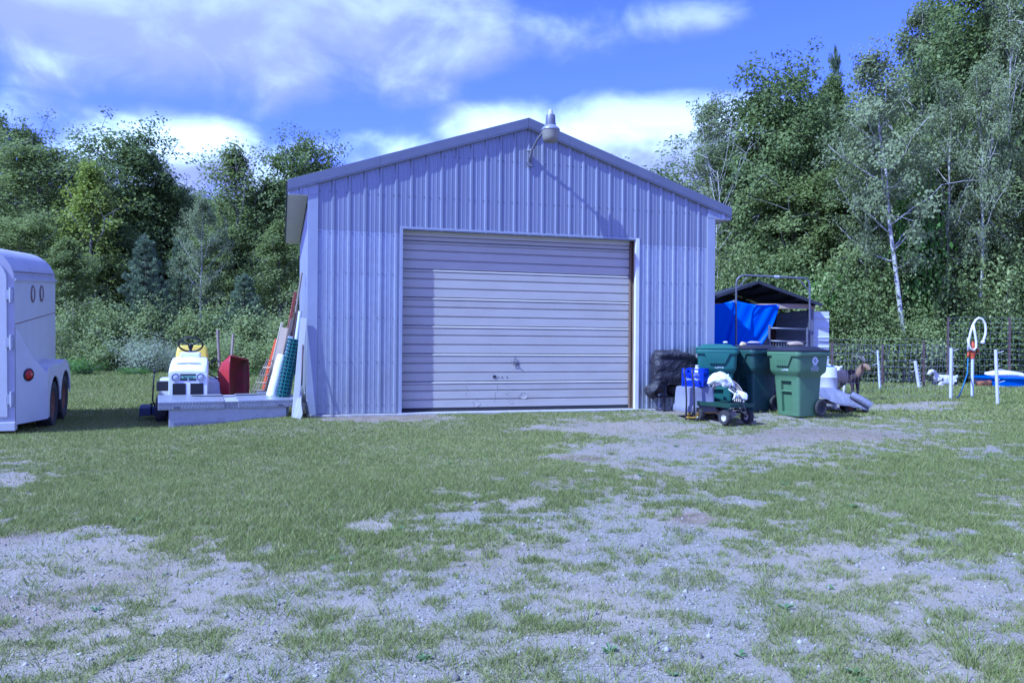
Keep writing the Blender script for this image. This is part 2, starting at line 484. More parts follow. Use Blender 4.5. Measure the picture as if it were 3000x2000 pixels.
M_wood = mat('weathered_wood', (.22, .15, .09), (.13, .09, .055), scale=5, rough=.85, stretch=(6, 6, .6), bump=.2, bscale=40)
M_conc = mat('concrete', (.42, .40, .37), (.30, .285, .26), scale=9, rough=.9, bump=.3)
M_screw = mat('screw_head', (.10, .10, .11), rough=.5, metal=.6)
PITCH = 0.2286
SLOPE = 0.333
EAVE_Z = 3.32           # underside of the roof at the side walls, above the slab
def roof_at(u): return EAVE_Z + SLOPE * (BW / 2 - abs(u - BW / 2)) - 0.02
def rib_profile(u0, u1):
    """(u, outward) points of the ribbed sheet between u0 and u1"""
    pts = []
    k0 = math.floor(u0 / PITCH) - 1
    for k in range(k0, math.ceil(u1 / PITCH) + 2):
        c = k * PITCH + 0.10
        pts += [(c - .030, 0), (c - .014, .016), (c + .014, .016), (c + .030, 0)]
        for q in (0.36, 0.64):
            m = c + PITCH * q
            pts += [(m - .011, 0), (m - .006, .0032), (m + .006, .0032), (m + .011, 0)]
    out = []
    def at(u):
        for a, b in zip(pts[:-1], pts[1:]):
            if a[0] <= u <= b[0]: return a[1] + (b[1] - a[1]) * (u - a[0]) / max(1e-9, b[0] - a[0])
        return 0
    out.append((u0, at(u0)))
    out += [p for p in pts if u0 + 1e-4 < p[0] < u1 - 1e-4]
    out.append((u1, at(u1)))
    return out
barn = thing('metal_barn', 'ribbed galvanised metal pole barn with wide white sectional garage door', 'barn', (BX, BY, BZ), TH)
def sheet(u0, u1, zb, zt, m, off=0.0, frame=None, extra=()):
    """one sheet of ribbed steel on the front (frame None) or on a side wall"""
    pr = rib_profile(u0, u1)
    # extra break at the ridge
    if zt is None and u0 < BW / 2 < u1:
        pr = sorted(pr + [(BW / 2, 0)])
    mb = MB(); n = len(pr); v = []
    for (u, o) in pr:
        top = roof_at(u) if zt is None else zt
        v.append((u, -o - off, zb)); v.append((u, -o - off, top))
    f = [(2 * i, 2 * i + 2, 2 * i + 3, 2 * i + 1) for i in range(n - 1)]
    mb.add(v, f, frame)
    return mb.build('wall_panel', m, barn, solid=0.0015)
DU0, DU1, DZ0, DZ1 = 1.342, 5.125, 0.02, 2.72      # door opening
SEAM = 2.67
for a, b in ((0.0, 0.63), (0.63, DU0 - .04)): sheet(a, b, 0, SEAM + .04, M_panel_low)
for a, b in ((DU1 + .06, 5.83), (5.83, BW)): sheet(a, b, 0, SEAM + .04, M_panel_low)
edges = [0.0, 0.63, DU0 - .04, 2.03, 2.94, 3.86, 4.60, DU1 + .06, 5.83, BW]
for a, b in zip(edges[:-1], edges[1:]):
    inside = a > DU0 - .1 and b < DU1 + .1
    sheet(a, b, DZ1 if inside else SEAM, None, M_panel, off=.003)
# left and right side walls and back, sheets along the depth
LS = Matrix.Translation((0, 0, 0)) @ Matrix.Rotation(R(-90), 4, 'Z')       # u runs from back to front on the left side
for k in range(6):
    d0, d1 = k * .96 + .08, min((k + 1) * .96 + .08, BD)
    mb = MB(); pr = rib_profile(d0, d1); v = []
    for (u, o) in pr: v += [(-o, u, 0), (-o, u, EAVE_Z - .1)]
    mb.add(v, [(2 * i, 2 * i + 2, 2 * i + 3, 2 * i + 1) for i in range(len(pr) - 1)])
    mb.build('wall_panel', M_panel_low, barn, solid=.0015)
    mb = MB(); v = []
    for (u, o) in pr: v += [(BW + o, u, 0), (BW + o, u, EAVE_Z - .1)]
    mb.add(v, [(2 * i, 2 * i + 2, 2 * i + 3, 2 * i + 1) for i in range(len(pr) - 1)])
    mb.build('wall_panel', M_panel_low, barn, solid=.0015)
for k in range(7):
    u0, u1 = k * .934, min((k + 1) * .934, BW); pr = rib_profile(u0, u1)
    if u0 < BW / 2 < u1: pr = sorted(pr + [(BW / 2, 0)])
    mb = MB(); v = []
    for (u, o) in pr: v += [(u, BD + o, 0), (u, BD + o, roof_at(u))]
    mb.add(v, [(2 * i, 2 * i + 2, 2 * i + 3, 2 * i + 1) for i in range(len(pr) - 1)])
    mb.build('wall_panel', M_panel, barn, solid=.0015)
# framing behind the sheets, open at the door
mb = MB()
I0 = .012
mb.prism([(I0, I0, 0), (DU0 - .02, I0, 0), (DU0 - .02, I0, roof_at(DU0 - .02) - .02), (I0, I0, roof_at(I0) - .02)], (0, .14, 0))
mb.prism([(DU1 + .02, I0, 0), (BW - I0, I0, 0), (BW - I0, I0, roof_at(BW - I0) - .02), (DU1 + .02, I0, roof_at(DU1 + .02) - .02)], (0, .14, 0))
mb.prism([(DU0 - .019, I0, DZ1 + .03), (DU1 + .019, I0, DZ1 + .03), (DU1 + .019, I0, roof_at(DU1) - .02), (BW / 2, I0, roof_at(BW / 2) - .02), (DU0 - .019, I0, roof_at(DU0) - .02)], (0, .14, 0))
mb.build('wall_framing', M_wood, barn)
# corner trims, in two lengths with a lap at the eave
for (a, b) in ((-.03, .115), (BW - .115, BW + .03)):
    s_ = -.03 if a < 0 else BW
    for z0, z1, d in ((-.005, 3.17, .028), (3.155, roof_at(.05) - .01, .033)):
        mb = MB(); mb.box(a, b, -d, .0, z0, z1)
        if a < 0: mb.box(a, a + .025, .001, .11, z0, z1)
        else: mb.box(b - .025, b, .001, .11, z0, z1)
        mb.build('corner_trim', M_corner, barn, bevel=.003)
# rake boards in pieces that follow the gable
OV = .31
def rake(u0, u1, name='rake_board'):
    mb = MB()
    def zz(u): return EAVE_Z + SLOPE * (BW / 2 - abs(u - BW / 2))
    h = .145
    poly = [(u0, -.085, zz(u0) - .02), (u1, -.085, zz(u1) - .02), (u1, -.085, zz(u1) - .02 + h), (u0, -.085, zz(u0) - .02 + h)]
    mb.prism(poly, (0, .05, 0))
    mb.build(name, M_trim, barn, bevel=.004)
    mb = MB()
    poly = [(u0, -.075, zz(u0) - .035), (u1, -.075, zz(u1) - .035), (u1, -.075, zz(u1) - .0205), (u0, -.075, zz(u0) - .0205)]
    mb.prism(poly, (0, .072, 0)); mb.build('drip_edge', M_corner, barn)
cuts = [-OV, 1.0, 2.62, BW / 2 - .001]
for a, b in zip(cuts[:-1], cuts[1:]):
    rake(a, b - .002)
cuts = [BW / 2 + .001, 3.95, 5.4, BW + OV]
for a, b in zip(cuts[:-1], cuts[1:]):
    rake(a + .002, b)
# roof sheets
for sgn in (-1, 1):
    for k in range(7):
        y0, y1 = -.05 + k * .87, -.05 + (k + 1) * .87 - .002
        mb = MB()
        def ru(t): return (-OV if sgn < 0 else BW + OV) + (BW / 2 + OV) * t * (1 if sgn < 0 else -1)
        def rz(u): return EAVE_Z + SLOPE * (BW / 2 - abs(u - BW / 2)) + .126
        pr = [(y0, 0)]
        q = y0 + .11
        while q < y1 - .05:
            pr += [(q - .03, 0), (q - .012, .018), (q + .012, .018), (q + .03, 0)]; q += PITCH
        pr.append((y1, 0))
        v = []
        for (yy, o) in pr:
            v += [(ru(0), yy, rz(ru(0)) + o), (ru(1), yy, rz(ru(1)) + o)]
        mb.add(v, [(2 * i, 2 * i + 2, 2 * i + 3, 2 * i + 1) for i in range(len(pr) - 1)])
        mb.build('roof_panel', M_trim, barn, solid=.003)
mb = MB(); mb.prism([(BW / 2 - .2, .06, EAVE_Z + SLOPE * (BW / 2 - .2) + .132), (BW / 2, .06, EAVE_Z + SLOPE * BW / 2 + .13), (BW / 2 + .2, .06, EAVE_Z + SLOPE * (BW / 2 - .2) + .132),
                      (BW / 2, .06, EAVE_Z + SLOPE * BW / 2 + .150)], (0, BD, 0))
mb.build('ridge_cap', M_trim, barn)
# boxed eaves: soffit, gable return and fascia
for sgn in (-1, 1):
    u_out, u_in = (-OV, -.031) if sgn < 0 else (BW + OV, BW + .031)
    a, b = min(u_out, u_in), max(u_out, u_in)
    zs = EAVE_Z - .19 + .02
    mb = MB(); mb.box(a, b, -.03, BD, zs - .012, zs); mb.build('soffit', M_soffit, barn)
    f0, f1 = (u_out - .02, u_out - .001) if sgn < 0 else (u_out + .001, u_out + .02)
    mb = MB(); mb.box(f0, f1, -.034, BD, zs - .016, EAVE_Z - OV * SLOPE + .10); mb.build('eave_fascia', M_dark if sgn < 0 else M_trim, barn)
    # ribbed gable return
    pr = rib_profile(a, b); v = []
    mb = MB()
    for (u, o) in pr:
        top = EAVE_Z + SLOPE * (BW / 2 - abs(u - BW / 2)) - .03
        v += [(u, -o - .032, zs), (u, -o - .032, max(top, zs + .01))]
    mb.add(v, [(2 * i, 2 * i + 2, 2 * i + 3, 2 * i + 1) for i in range(len(pr) - 1)])
    mb.build('gable_return', M_panel_low, barn, solid=.0015)
# screws in rows
mb = MB()
def screw(u, z, y=-.0065):
    mb.box(u - .006, u + .006, y - .006, y, z - .006, z + .006)
for k in range(29):
    c = k * PITCH + .10
    for z in (.12, .75, 1.4, 2.05, 2.63, 3.22, 3.85):
        for du in (-.045, .045):
            u = c + du
            if z < 2.7 and DU0 - .06 < u < DU1 + .08: continue
            if z > roof_at(u) - .08 or u < .13 or u > BW - .13: continue
            screw(u, z)
    for du in (-.045, .045):
        u = c + du
        if DU0 < u < DU1: screw(u, DZ1 + .05)
sc = mb.build('screw', M_screw, barn); sc['kind'] = 'stuff'
# door opening: jambs, head and track
mb = MB(); mb.box(DU0 - .045, DU0, -.022, .20, -.01, DZ1 + .01); mb.build('door_jamb', M_corner, barn, bevel=.003)
mb = MB(); mb.box(DU1, DU1 + .065, -.024, .04, -.01, DZ1 + .03); mb.build('door_jamb', M_jamb, barn, bevel=.003)
mb = MB(); mb.box(DU1 - .03, DU1 - .001, .135, .20, 0, DZ1); mb.build('door_stop', M_wood, barn)
mb = MB(); mb.box(DU0 - .044, DU1 + .064, -.021, .20, DZ1 + .011, DZ1 + .045); mb.build('door_head', M_corner, barn, bevel=.003)
mb = MB(); mb.box(DU0 + .001, DU1 - .031, .165, .205, DZ1 - .06, DZ1 + .009); mb.build('door_head', M_soffit, barn)
# sectional door
door = bpy.data.objects.new('garage_door', None); COL.objects.link(door); door.parent = barn; door.location = (0, .172, 0)
SEC = .4275
for k in range(7):
    z0 = DZ0 + .02 + k * SEC - (.02 if k else 0)
    z1 = DZ0 + (k + 1) * SEC - .003
    if z0 > DZ1: break
    z1 = min(z1, DZ1 + .1)
    H = z1 - z0
    # profile: three flats parted by grooves, a rolled lip at the top joint
    pr = [(0.0, .028)]
    for i in range(3):
        a = i * H / 3; b = (i + 1) * H / 3
        if i == 2: b -= .028
        pr += [(a + .010, .0), (b - .018, -.006)]
        if i < 2: pr += [(b - .010, .026), (b + .001, .028)]
    pr += [(H - .040, .010), (H - .034, -.010), (H - .018, -.014), (H - .006, -.006), (H, .016)]
    mb = MB(); v = []; u0, u1 = DU0 + .006, DU1 - .034
    nseg = 1
    for (z, y) in pr:
        v += [(u0, y, z0 + z), (u1, y, z0 + z)]
    n = len(pr)
    mb.add(v, [(2 * i, 2 * i + 1, 2 * i + 3, 2 * i + 2) for i in range(n - 1)])
    mb.box(u0, u1, .032, .05, z0, z1)
    mb.build('door_section', M_door, door)
mb = MB(); mb.box(DU0 + .006, DU1 - .034, -.01, .03, -.008, .036); mb.build('bottom_seal', M_dark, door)
u_h = 3.15
mb = MB(); mb.tube([(u_h - .05, -.03, .78), (u_h + .05, -.03, .70)], .009, 6); mb.tube([(u_h, -.035, .74), (u_h, .01, .74)], .012, 6)
mb.tube([(u_h - .02, -.02, .78), (u_h, -.025, .83), (u_h + .02, -.02, .78), (u_h + .03, -.02, .70), (u_h - .03, -.02, .70), (u_h - .02, -.02, .78)], .006, 6)
mb.build('door_handle', M_trim, door, smooth=True)
mb = MB(); mb.box(u_h - .36, u_h - .31, -.012, 0.005, .50, .54); mb.build('lock_bracket', M_dark, door)
for a, b in ((.28, .265), (.22, .20), (.14, .12)):
    mb = MB(); mb.box(u_h - a, u_h - b, -.008, .005, .505, .517); mb.build('screw_hole', M_dark, door)
M_dent = mat('dented_metal', (.42, .38, .33), (.30, .26, .22), scale=14, rough=.6)
for (du, z, w, h, sd) in ((.14, .215, .09, .05, 1), (-.62, .11, .07, .06, 2), (-.10, .245, .05, .02, 3), (-.06, .125, .05, .03, 4), (-.12, .385, .05, .018, 5)):
    rr = random.Random(sd); mb = MB()
    ring = [(u_h + du + w * math.cos(t) * rr.uniform(.6, 1.1), -.0065, z + h * math.sin(t) * rr.uniform(.5, 1.1)) for t in [k * math.pi / 5 for k in range(10)]]
    c0 = (u_h + du, .008, z)
    mb.add(ring + [c0], [(k, (k + 1) % 10, 10) for k in range(10)]); mb.build('dent', M_door if sd % 2 else M_dent, door)
for pts in ([(-.78, .47), (-.80, .40), (-.785, .34), (-.79, .23)], [(-.30, .47), (-.295, .36), (-.33, .24), (-.345, .12)]):
    mb = MB(); mb.tube([(u_h + a, -.006, b) for a, b in pts], .0022, 4); mb.build('crack', M_dent, door)
# concrete slab
mb = MB(); mb.box(-.02, BW + .02, -.06, BD + .02, -.30, -.008)
slab = mb.build('concrete_slab', M_conc, None, bevel=.01); slab.location = (BX, BY, BZ); slab.rotation_euler = (0, 0, TH); tag(slab, kind='structure')

# ================================================================== yard lamp on the gable
M_lampgrey = mat('lamp_housing', (.20, .20, .225), (.16, .16, .185), rough=.5, metal=.3)
M_lens = mat('prismatic_lens', (.26, .245, .19), (.22, .205, .16), scale=10, rough=.35)
M_lampcap = mat('lamp_cap', (.30, .31, .34), rough=.4, metal=.3)
u_l = BW / 2 + .03
lamp = thing('yard_lamp', 'grey dusk to dawn yard lamp on a bent arm at the barn gable', 'lamp', tuple(from_barn(u_l, 0, BZ + 3.84)), TH)
lx, ly, lz = .17, -.52, .31
mb = MB(); mb.tube([(0, -.05, .02), (0, -.06, .12), (.015, -.10, .19), (.06, -.22, .32), (.11, -.34, .41), (lx, ly + .08, .44)], .019, 8); mb.build('lamp_arm', M_lampgrey, lamp, smooth=True)
mb = MB(); mb.box(-.03, .03, -.05, -.021, -.05, .16); mb.box(-.045, .045, -.055, -.03, -.055, -.02); mb.tube([(-.045, -.05, .18), (.02, -.07, .20)], .018, 6); mb.build('wall_bracket', M_lampgrey, lamp, bevel=.004)
T = Matrix.Translation((lx, ly, lz)) @ Matrix.Scale(1.02, 4)
mb = MB(); mb.lathe([(.072, .16), (.075, .18), (.068, .30), (.062, .315)], 20, T); mb.build('ballast_housing', M_lampgrey, lamp, smooth=True, angle=R(35))
mb = MB(); mb.lathe([(.036, .315), (.036, .345), (.030, .347), (.030, .385), (.024, .39)], 16, T); mb.build('photocell', M_soffit, lamp, smooth=True, angle=R(35))
mb = MB(); mb.lathe([(.138, .085), (.140, .10), (.118, .125), (.080, .16), (.05, .165)], 24, T); mb.build('lamp_hood', M_lampcap, lamp, smooth=True, angle=R(50))
mb = MB(); mb.lathe([(.085, -.085), (.105, -.075), (.118, -.02), (.128, .06), (.132, .084)], 24, T); mb.build('lens', M_lens, lamp, smooth=True, angle=R(60))
for a, b in (((lx + .07, ly, lz + .15), (lx + .085, ly, lz + .20)), ((lx - .085, ly, lz + .13), (lx - .07, ly, lz + .19))):
    mb = MB(); mb.tube([a, b], .006, 5); mb.build('latch', M_dark, lamp)
# ================================================================== materials for the yard's things
M_white = mat('white_paint', (.56, .56, .55), (.51, .51, .50), scale=3, rough=.45, dirt=(.45, .40, .34), dirt_amt=.3, dirt_scale=2.5, dirt_lo=.55, dirt_hi=.75)
M_whiteroof = mat('aged_white_paint', (.46, .455, .50), (.40, .395, .43), scale=4, rough=.55, dirt=(.28, .26, .26), dirt_amt=.35, dirt_scale=3)
M_hood = mat('white_hood', (.80, .81, .80), (.76, .77, .76), rough=.35)
M_rubber = mat('tyre_rubber', (.028, .028, .03), (.045, .043, .04), scale=12, rough=.85, bump=.2, bscale=80)
M_black = mat('black_plastic', (.018, .018, .02), rough=.5)
M_blackmetal = mat('black_metal', (.03, .03, .034), (.05, .045, .04), rough=.5, metal=.3)
M_rust = mat('rusty_rim', (.22, .10, .055), (.10, .055, .035), scale=18, rough=.85)
M_rimwhite = mat('white_rim', (.62, .60, .56), (.42, .38, .33), scale=14, rough=.6)
M_red = mat('red_enamel', (.36, .025, .03), (.26, .025, .03), scale=4, rough=.35, dirt=(.16, .05, .035), dirt_amt=.6, dirt_scale=3)
M_redin = mat('rusty_tray_inside', (.30, .035, .04), (.15, .05, .03), scale=3, rough=.7, dirt=(.12, .07, .03), dirt_amt=.8, dirt_scale=2.2, dirt_lo=.42, dirt_hi=.6)
M_redlens = mat('red_lens', (.38, .012, .015), rough=.2)
M_yellow = mat('yellow_seat', (.72, .55, .07), (.64, .48, .06), scale=4, rough=.5)
M_alu = mat('aluminium_plain', (.50, .51, .53), (.41, .42, .44), scale=18, rough=.5, metal=.35, dirt=(.30, .28, .26), dirt_amt=.5, dirt_scale=5, dirt_lo=.55, dirt_hi=.72)
M_navy = mat('navy_deck', (.02, .025, .06), rough=.45)
M_glass = mat('headlight_glass', (.55, .56, .58), (.45, .46, .50), scale=20, rough=.15)
M_green = mat('green_enamel', (.05, .14, .07), rough=.5)
M_greywood = mat('grey_wood', (.28, .23, .19), (.17, .135, .11), scale=6, rough=.9, stretch=(5, 5, .7), bump=.2, bscale=40)
def diamond_plate():
    m = mat('diamond_plate', (.44, .45, .49), (.37, .38, .42), scale=12, rough=.36, metal=.45, dirt=(.34, .33, .33), dirt_amt=.45, dirt_scale=5)
    n, l = m.node_tree.nodes, m.node_tree.links; b = n['Principled BSDF']
    t = n.new('ShaderNodeTexCoord')
    hs = []
    for ang in (45, -45):
        mp = n.new('ShaderNodeMapping'); mp.inputs['Rotation'].default_value = (R(20), R(10), R(ang))
        l.new(t.outputs['Object'], mp.inputs[0])
        br = n.new('ShaderNodeTexBrick'); br.inputs['Scale'].default_value = 16; br.inputs['Mortar Size'].default_value = .045
        br.inputs['Brick Width'].default_value = .9; br.inputs['Row Height'].default_value = .45; br.inputs['Mortar Smooth'].default_value = .6
        l.new(mp.outputs[0], br.inputs['Vector']); hs.append(br.outputs['Fac'])
    mul = n.new('ShaderNodeMath'); mul.operation = 'ADD'; l.new(hs[0], mul.inputs[0]); l.new(hs[1], mul.inputs[1])
    bp = n.new('ShaderNodeBump'); bp.inputs['Strength'].default_value = 1.0; bp.inputs['Distance'].default_value = .012
    l.new(mul.outputs[0], bp.inputs['Height']); l.new(bp.outputs[0], b.inputs['Normal'])
    return m
M_plate = diamond_plate()

def wheel(parent, loc, axis, r, w, rim_m, rim_r=.55, name='wheel', n=28, tread=True, dish=.3):
    """tyre mesh with its rim as a sub-part; axis = direction of the axle pointing outwards"""
    a = Vector(axis).normalized(); q = a.to_track_quat('Z', 'Y').to_matrix().to_4x4()
    T = Matrix.Translation(loc) @ q
    mb = MB(); ri = r * rim_r
    prof = [(ri, -w * .36), (ri + (r - ri) * .35, -w * .5), (r * .93, -w * .47), (r, -w * .30), (r, w * .30), (r * .93, w * .47), (ri + (r - ri) * .35, w * .5), (ri, w * .36), (ri * .97, 0), (ri, -w * .36)]
    mb.lathe(prof, n, T, cap=False)
    if tread:
        for k in range(n):
            t = 2 * math.pi * k / n
            Tk = T @ Matrix.Rotation(t, 4, 'Z')
            s = 1 if k % 2 else -1
            mb.box(r * .97, r * 1.025, -r * .05, r * .05, min(0, s * w * .44), max(0, s * w * .44), Tk)
    o = mb.build(name, M_rubber, parent, smooth=True, angle=R(45))
    mb = MB()
    mb.lathe([(0.001, w * .10), (ri * .30, w * .14), (ri * .34, w * (.36 - dish)), (ri * .75, w * (.36 - dish)), (ri * .98, w * .34), (ri * 1.04, w * .37), (ri * 1.04, w * .30), (ri * .96, w * .1), (ri * .96, -w * .3), (.001, -w * .3)], 20, T, cap=False)
    mb.build('rim', rim_m, o, smooth=True, angle=R(35))
    return o

# ================================================================== horse trailer
trl = thing('horse_trailer', 'white horse trailer with rounded roof and rust-rimmed tandem wheels', 'trailer', (0, 0, 0))
TRW = Matrix.Translation((-6.11, 9.62, 0.0)) @ Matrix.Rotation(R(20.8), 4, 'Z') @ Matrix.Translation((0, 1.2, .33)) @ Matrix.Rotation(R(3.6), 4, 'X') @ Matrix.Translation((0, -1.2, -.33))
trl.matrix_world = TRW
TW, TLEN, ZR = 1.85, 2.62, 1.99
def trailer_section(inset=0.0, z0=.24, full=True, shrink=1.0):
    pts = [(-inset, z0), (-inset, ZR)]
    for k in range(1, 9):
        t = k * math.pi / 2 / 8
        pts.append((-inset - .42 * (1 - math.cos(t)), ZR + (.40 - inset) * math.sin(t)))
    left = [(-TW - x, z) for (x, z) in pts][::-1]
    return pts + left
def ringy(pts, y, sx=1.0, zt=1.0):
    return [((x + TW / 2) * sx - TW / 2, y, .24 + (z - .24) * zt) for (x, z) in pts]
# walls
wall = [p for p in trailer_section() if p[1] <= ZR + .001]
mb = MB(); mb.loft([ringy(wall, .02), ringy(wall, TLEN), ringy(wall, TLEN + .5, .8, .98)]); mb.build('body', M_white, trl, bevel=.006)
roofp = [p for p in trailer_section() if p[1] >= ZR - .001]
mb = MB(); mb.loft([ringy(roofp, .02), ringy(roofp, TLEN)])
rings = [ringy(roofp, TLEN)]
for k in range(1, 6):
    f = k / 5; rings.append([((x + TW / 2) * (1 - .2 * f) - TW / 2, TLEN + .5 * math.sin(f * 1.57), ZR + (z - ZR) * math.cos(f * 1.4)) for (x, z) in roofp])
mb.loft(rings); mb.build('roof', M_whiteroof, trl, smooth=True, angle=R(35))
mb = MB(); mb.box(-.012, .022, .0, TLEN + .02, ZR - .02, ZR + .012); mb.build('drip_rail', M_whiteroof, trl)
mb = MB()
for k in range(17): mb.box(.001, .008, .10 + k * .15, .112 + k * .15, ZR + .045, ZR + .057)
mb.box(-.002, .006, .05, TLEN - .05, ZR + .085, ZR + .097)
o = mb.build('rivet_band', M_greywood, trl); o['kind'] = 'stuff'
# rear doors
sec = trailer_section(.075, .30)
right_half = [(x, z) for (x, z) in sec if x >= -TW / 2 - .001]
top = max(z for x, z in right_half)
dpoly = [(x, .0, z) for (x, z) in right_half] + [(-TW / 2 - .0 + .004, .0, top), (-TW / 2 + .004, .0, .30)]
mb = MB(); mb.prism([(x, -.018, z) for (x, _, z) in dpoly], (0, .034, 0)); mb.build('rear_door', M_white, trl, bevel=.004)
mb = MB(); mb.prism([(-TW - x, -.018, z) for (x, _, z) in dpoly], (0, .034, 0)); mb.build('rear_door', M_white, trl, bevel=.004)
full = trailer_section(.0, .24)
mb = MB(); mb.prism([(x, .0, z) for (x, z) in full], (0, .015, 0)); mb.build('rear_frame', M_whiteroof, trl)
for z in (.52, 1.22, 1.80):
    mb = MB(); mb.tube([(-.035, -.022, z - .09), (-.035, -.022, z + .09)], .016, 8); mb.box(-.09, -.01, -.026, -.0185, z - .06, z + .06); mb.build('hinge', M_alu, trl, smooth=True, angle=R(30))
mb = MB(); mb.box(-TW - .01, .005, -.03, .10, .13, .238); mb.build('rear_sill', M_white, trl, bevel=.006)
for xx in (-.3, -TW + .3):
    mb = MB(); mb.box(xx - .04, xx + .04, .1, TLEN + .9, .14, .236); mb.build('chassis_rail', M_blackmetal, trl)
mb = MB(); mb.tube([(-TW / 2, TLEN + .4, .2), (-TW / 2, TLEN + 1.6, .24)], .05, 6); mb.tube([(-TW / 2 + .1, TLEN + 1.5, -.05), (-TW / 2 + .1, TLEN + 1.5, .55)], .03, 6); mb.build('tongue', M_blackmetal, trl)
# seam along the side wall
mb = MB(); mb.bar((.002, .05, 1.44), (.002, TLEN - .02, 1.50), .004, .009, (0, 0, 1)); mb.build('wall_seam', M_rust, trl)
# round vents
for y in (1.02, 1.58):
    mb = MB(); T = Matrix.Translation((.001, y, 1.80)) @ Matrix.Rotation(R(90), 4, 'Y')
    mb.lathe([(.085, 0), (.115, .0), (.115, .012), (.100, .018), (.085, .012)], 24, T, cap=False); v_ = mb.build('vent', M_greywood, trl, smooth=True, angle=R(40))
    mb = MB(); mb.lathe([(.001, .004), (.084, .004), (.084, 0), (.001, 0)], 24, T, cap=False)
    for k in range(4): mb.box(-.08 + k * .045, -.062 + k * .045, -.07, .07, .005, .010, T)
    mb.build('louvre', M_white, v_)
# fender with two arches
FX = .27
out = [(.45, .20), (.45, .93), (.52, 1.0), (.66, 1.02)]
def arch(yc, r, zc=.33):
    return [(yc + r * math.cos(t), zc + r * math.sin(t)) for t in [math.pi - k * math.pi / 12 for k in range(13)]]
top_line = [(.45, .78), (.50, .83), (.60, .86), (1.0, .86), (1.36, .83), (1.75, .86), (1.95, .82), (2.08, .73), (2.16, .58), (2.18, .40)]
bottom = [(.45, .20), (.58, .20)] + arch(.98, .37)[0:] + arch(1.78, .37)
poly = [(y, z) for y, z in top_line] + [(2.15, .40)] + arch(1.78, .37)[::-1] + arch(.98, .37)[::-1] + [(.60, .20), (.45, .20)]
poly = [p for i, p in enumerate(poly) if i == 0 or (abs(p[0] - poly[i - 1][0]) + abs(p[1] - poly[i - 1][1])) > 1e-4]
mb = MB(); mb.prism([(FX - .02, y, z) for y, z in poly], (.02, 0, 0))
fen = mb.build('fender', M_white, trl, bevel=.006)
mb = MB()
rings = [[(0.0, y, z), (FX - .021, y, z), (FX - .021, y, z - .02), (0.0, y, z - .02)] for y, z in top_line]
mb.loft(rings); mb.build('fender_top', M_white, fen, smooth=True, angle=R(50))
mb = MB(); mb.add([(.001, .02, .20), (FX, .45, .20), (FX, .45, .78), (.14, .25, 1.02), (.001, .03, 1.42)], [(0, 1, 2), (0, 2, 3), (0, 3, 4)])
mb.build('fender_gusset', M_white, trl, solid=.012)
# tail lamp on the flared panel
nrm = Vector((.43, -.27, 0)).normalized()
T = Matrix.Translation((.105, .19, .80)) @ nrm.to_track_quat('Z', 'Y').to_matrix().to_4x4()
mb = MB(); mb.lathe([(.078, 0), (.082, .012), (.066, .020), (.062, .006)], 24, T, cap=False); tl = mb.build('tail_lamp', M_black, trl, smooth=True, angle=R(40))
mb = MB(); mb.lathe([(.064, .004), (.062, .018), (.04, .027), (.001, .030)], 24, T, cap=False); mb.build('red_lens', M_redlens, tl, smooth=True)
for y in (.98, 1.78):
    wheel(trl, (.165, y, .315), (1, 0, 0), .315, .19, M_rust, rim_r=.62)
    wheel(trl, (-TW - .12, y, .315), (-1, 0, 0), .315, .19, M_rust, rim_r=.62)
mb = MB(); mb.box(-TW - .02, .02, .93, 1.03, .28, .36); mb.build('axle', M_blackmetal, trl)
mb = MB(); mb.box(-TW - .02, .02, 1.73, 1.83, .28, .36); mb.build('axle', M_blackmetal, trl)

# ================================================================== lawn tractor
HD = R(20)
RA = on_ground(-5.02, 12.25)
trc = thing('lawn_tractor', 'white lawn tractor with yellow seat and black steering wheel', 'lawn tractor', tuple(RA), HD)
# local: -y forward, rear axle at the origin
def hood_ring(y, w, zt, zb, r=.05):
    return [(-w, y, zb), (-w, y, zt - r * 1.2), (-w + r * .4, y, zt - r * .35), (-w + r * 1.3, y, zt), (0, y, zt + .012), (w - r * 1.3, y, zt), (w - r * .4, y, zt - r * .35), (w, y, zt - r * 1.2), (w, y, zb)]
mb = MB(); mb.loft([hood_ring(-.38, .255, .93, .40), hood_ring(-.55, .26, .92, .40), hood_ring(-.85, .262, .85, .38), hood_ring(-1.0, .262, .79, .38), hood_ring(-1.06, .255, .745, .38)])
mb.build('hood', M_hood, trc, smooth=True, angle=R(40))
mb = MB(); mb.box(-.145, .145, -.52, -.30, .925, 1.0); mb.build('dash_cowl', M_hood, trc, bevel=.02)
for k, z in enumerate((.843, .828)):
    mb = MB(); mb.bar((-.165, -.885 - k * .03, z + .010), (.165, -.885 - k * .03, z + .010), .010, .006, (0, 0, 1)); mb.build('hood_louvre', M_trim, trc)
# front grille panel
mb = MB()
z0, z1 = .36, .745
prof = [(-.258, .36), (-.258, .70), (-.23, .742), (.23, .742), (.258, .70), (.258, .36)]
mb.prism([(x, -1.085, z) for x, z in prof], (0, .024, 0)); gr = mb.build('grille_panel', M_hood, trc, bevel=.006)
for sx in (-1, 1):
    mb = MB(); mb.box(sx * .03 if sx > 0 else -.205, .205 if sx > 0 else -.03, -1.0895, -1.084, .365, .565); mb.build('engine_opening', M_black, gr)
    T = Matrix.Translation((sx * .165, -1.086, .652)) @ Matrix.Rotation(R(90), 4, 'X')
    mb = MB(); mb.lathe([(.048, 0), (.062, 0), (.064, .014), (.050, .016)], 22, T, cap=False); hl = mb.build('headlight', M_alu, trc, smooth=True, angle=R(40))
    mb = MB(); mb.lathe([(.001, .014), (.030, .012), (.049, .004), (.049, 0)], 22, T, cap=False); mb.build('lens', M_glass, hl, smooth=True)
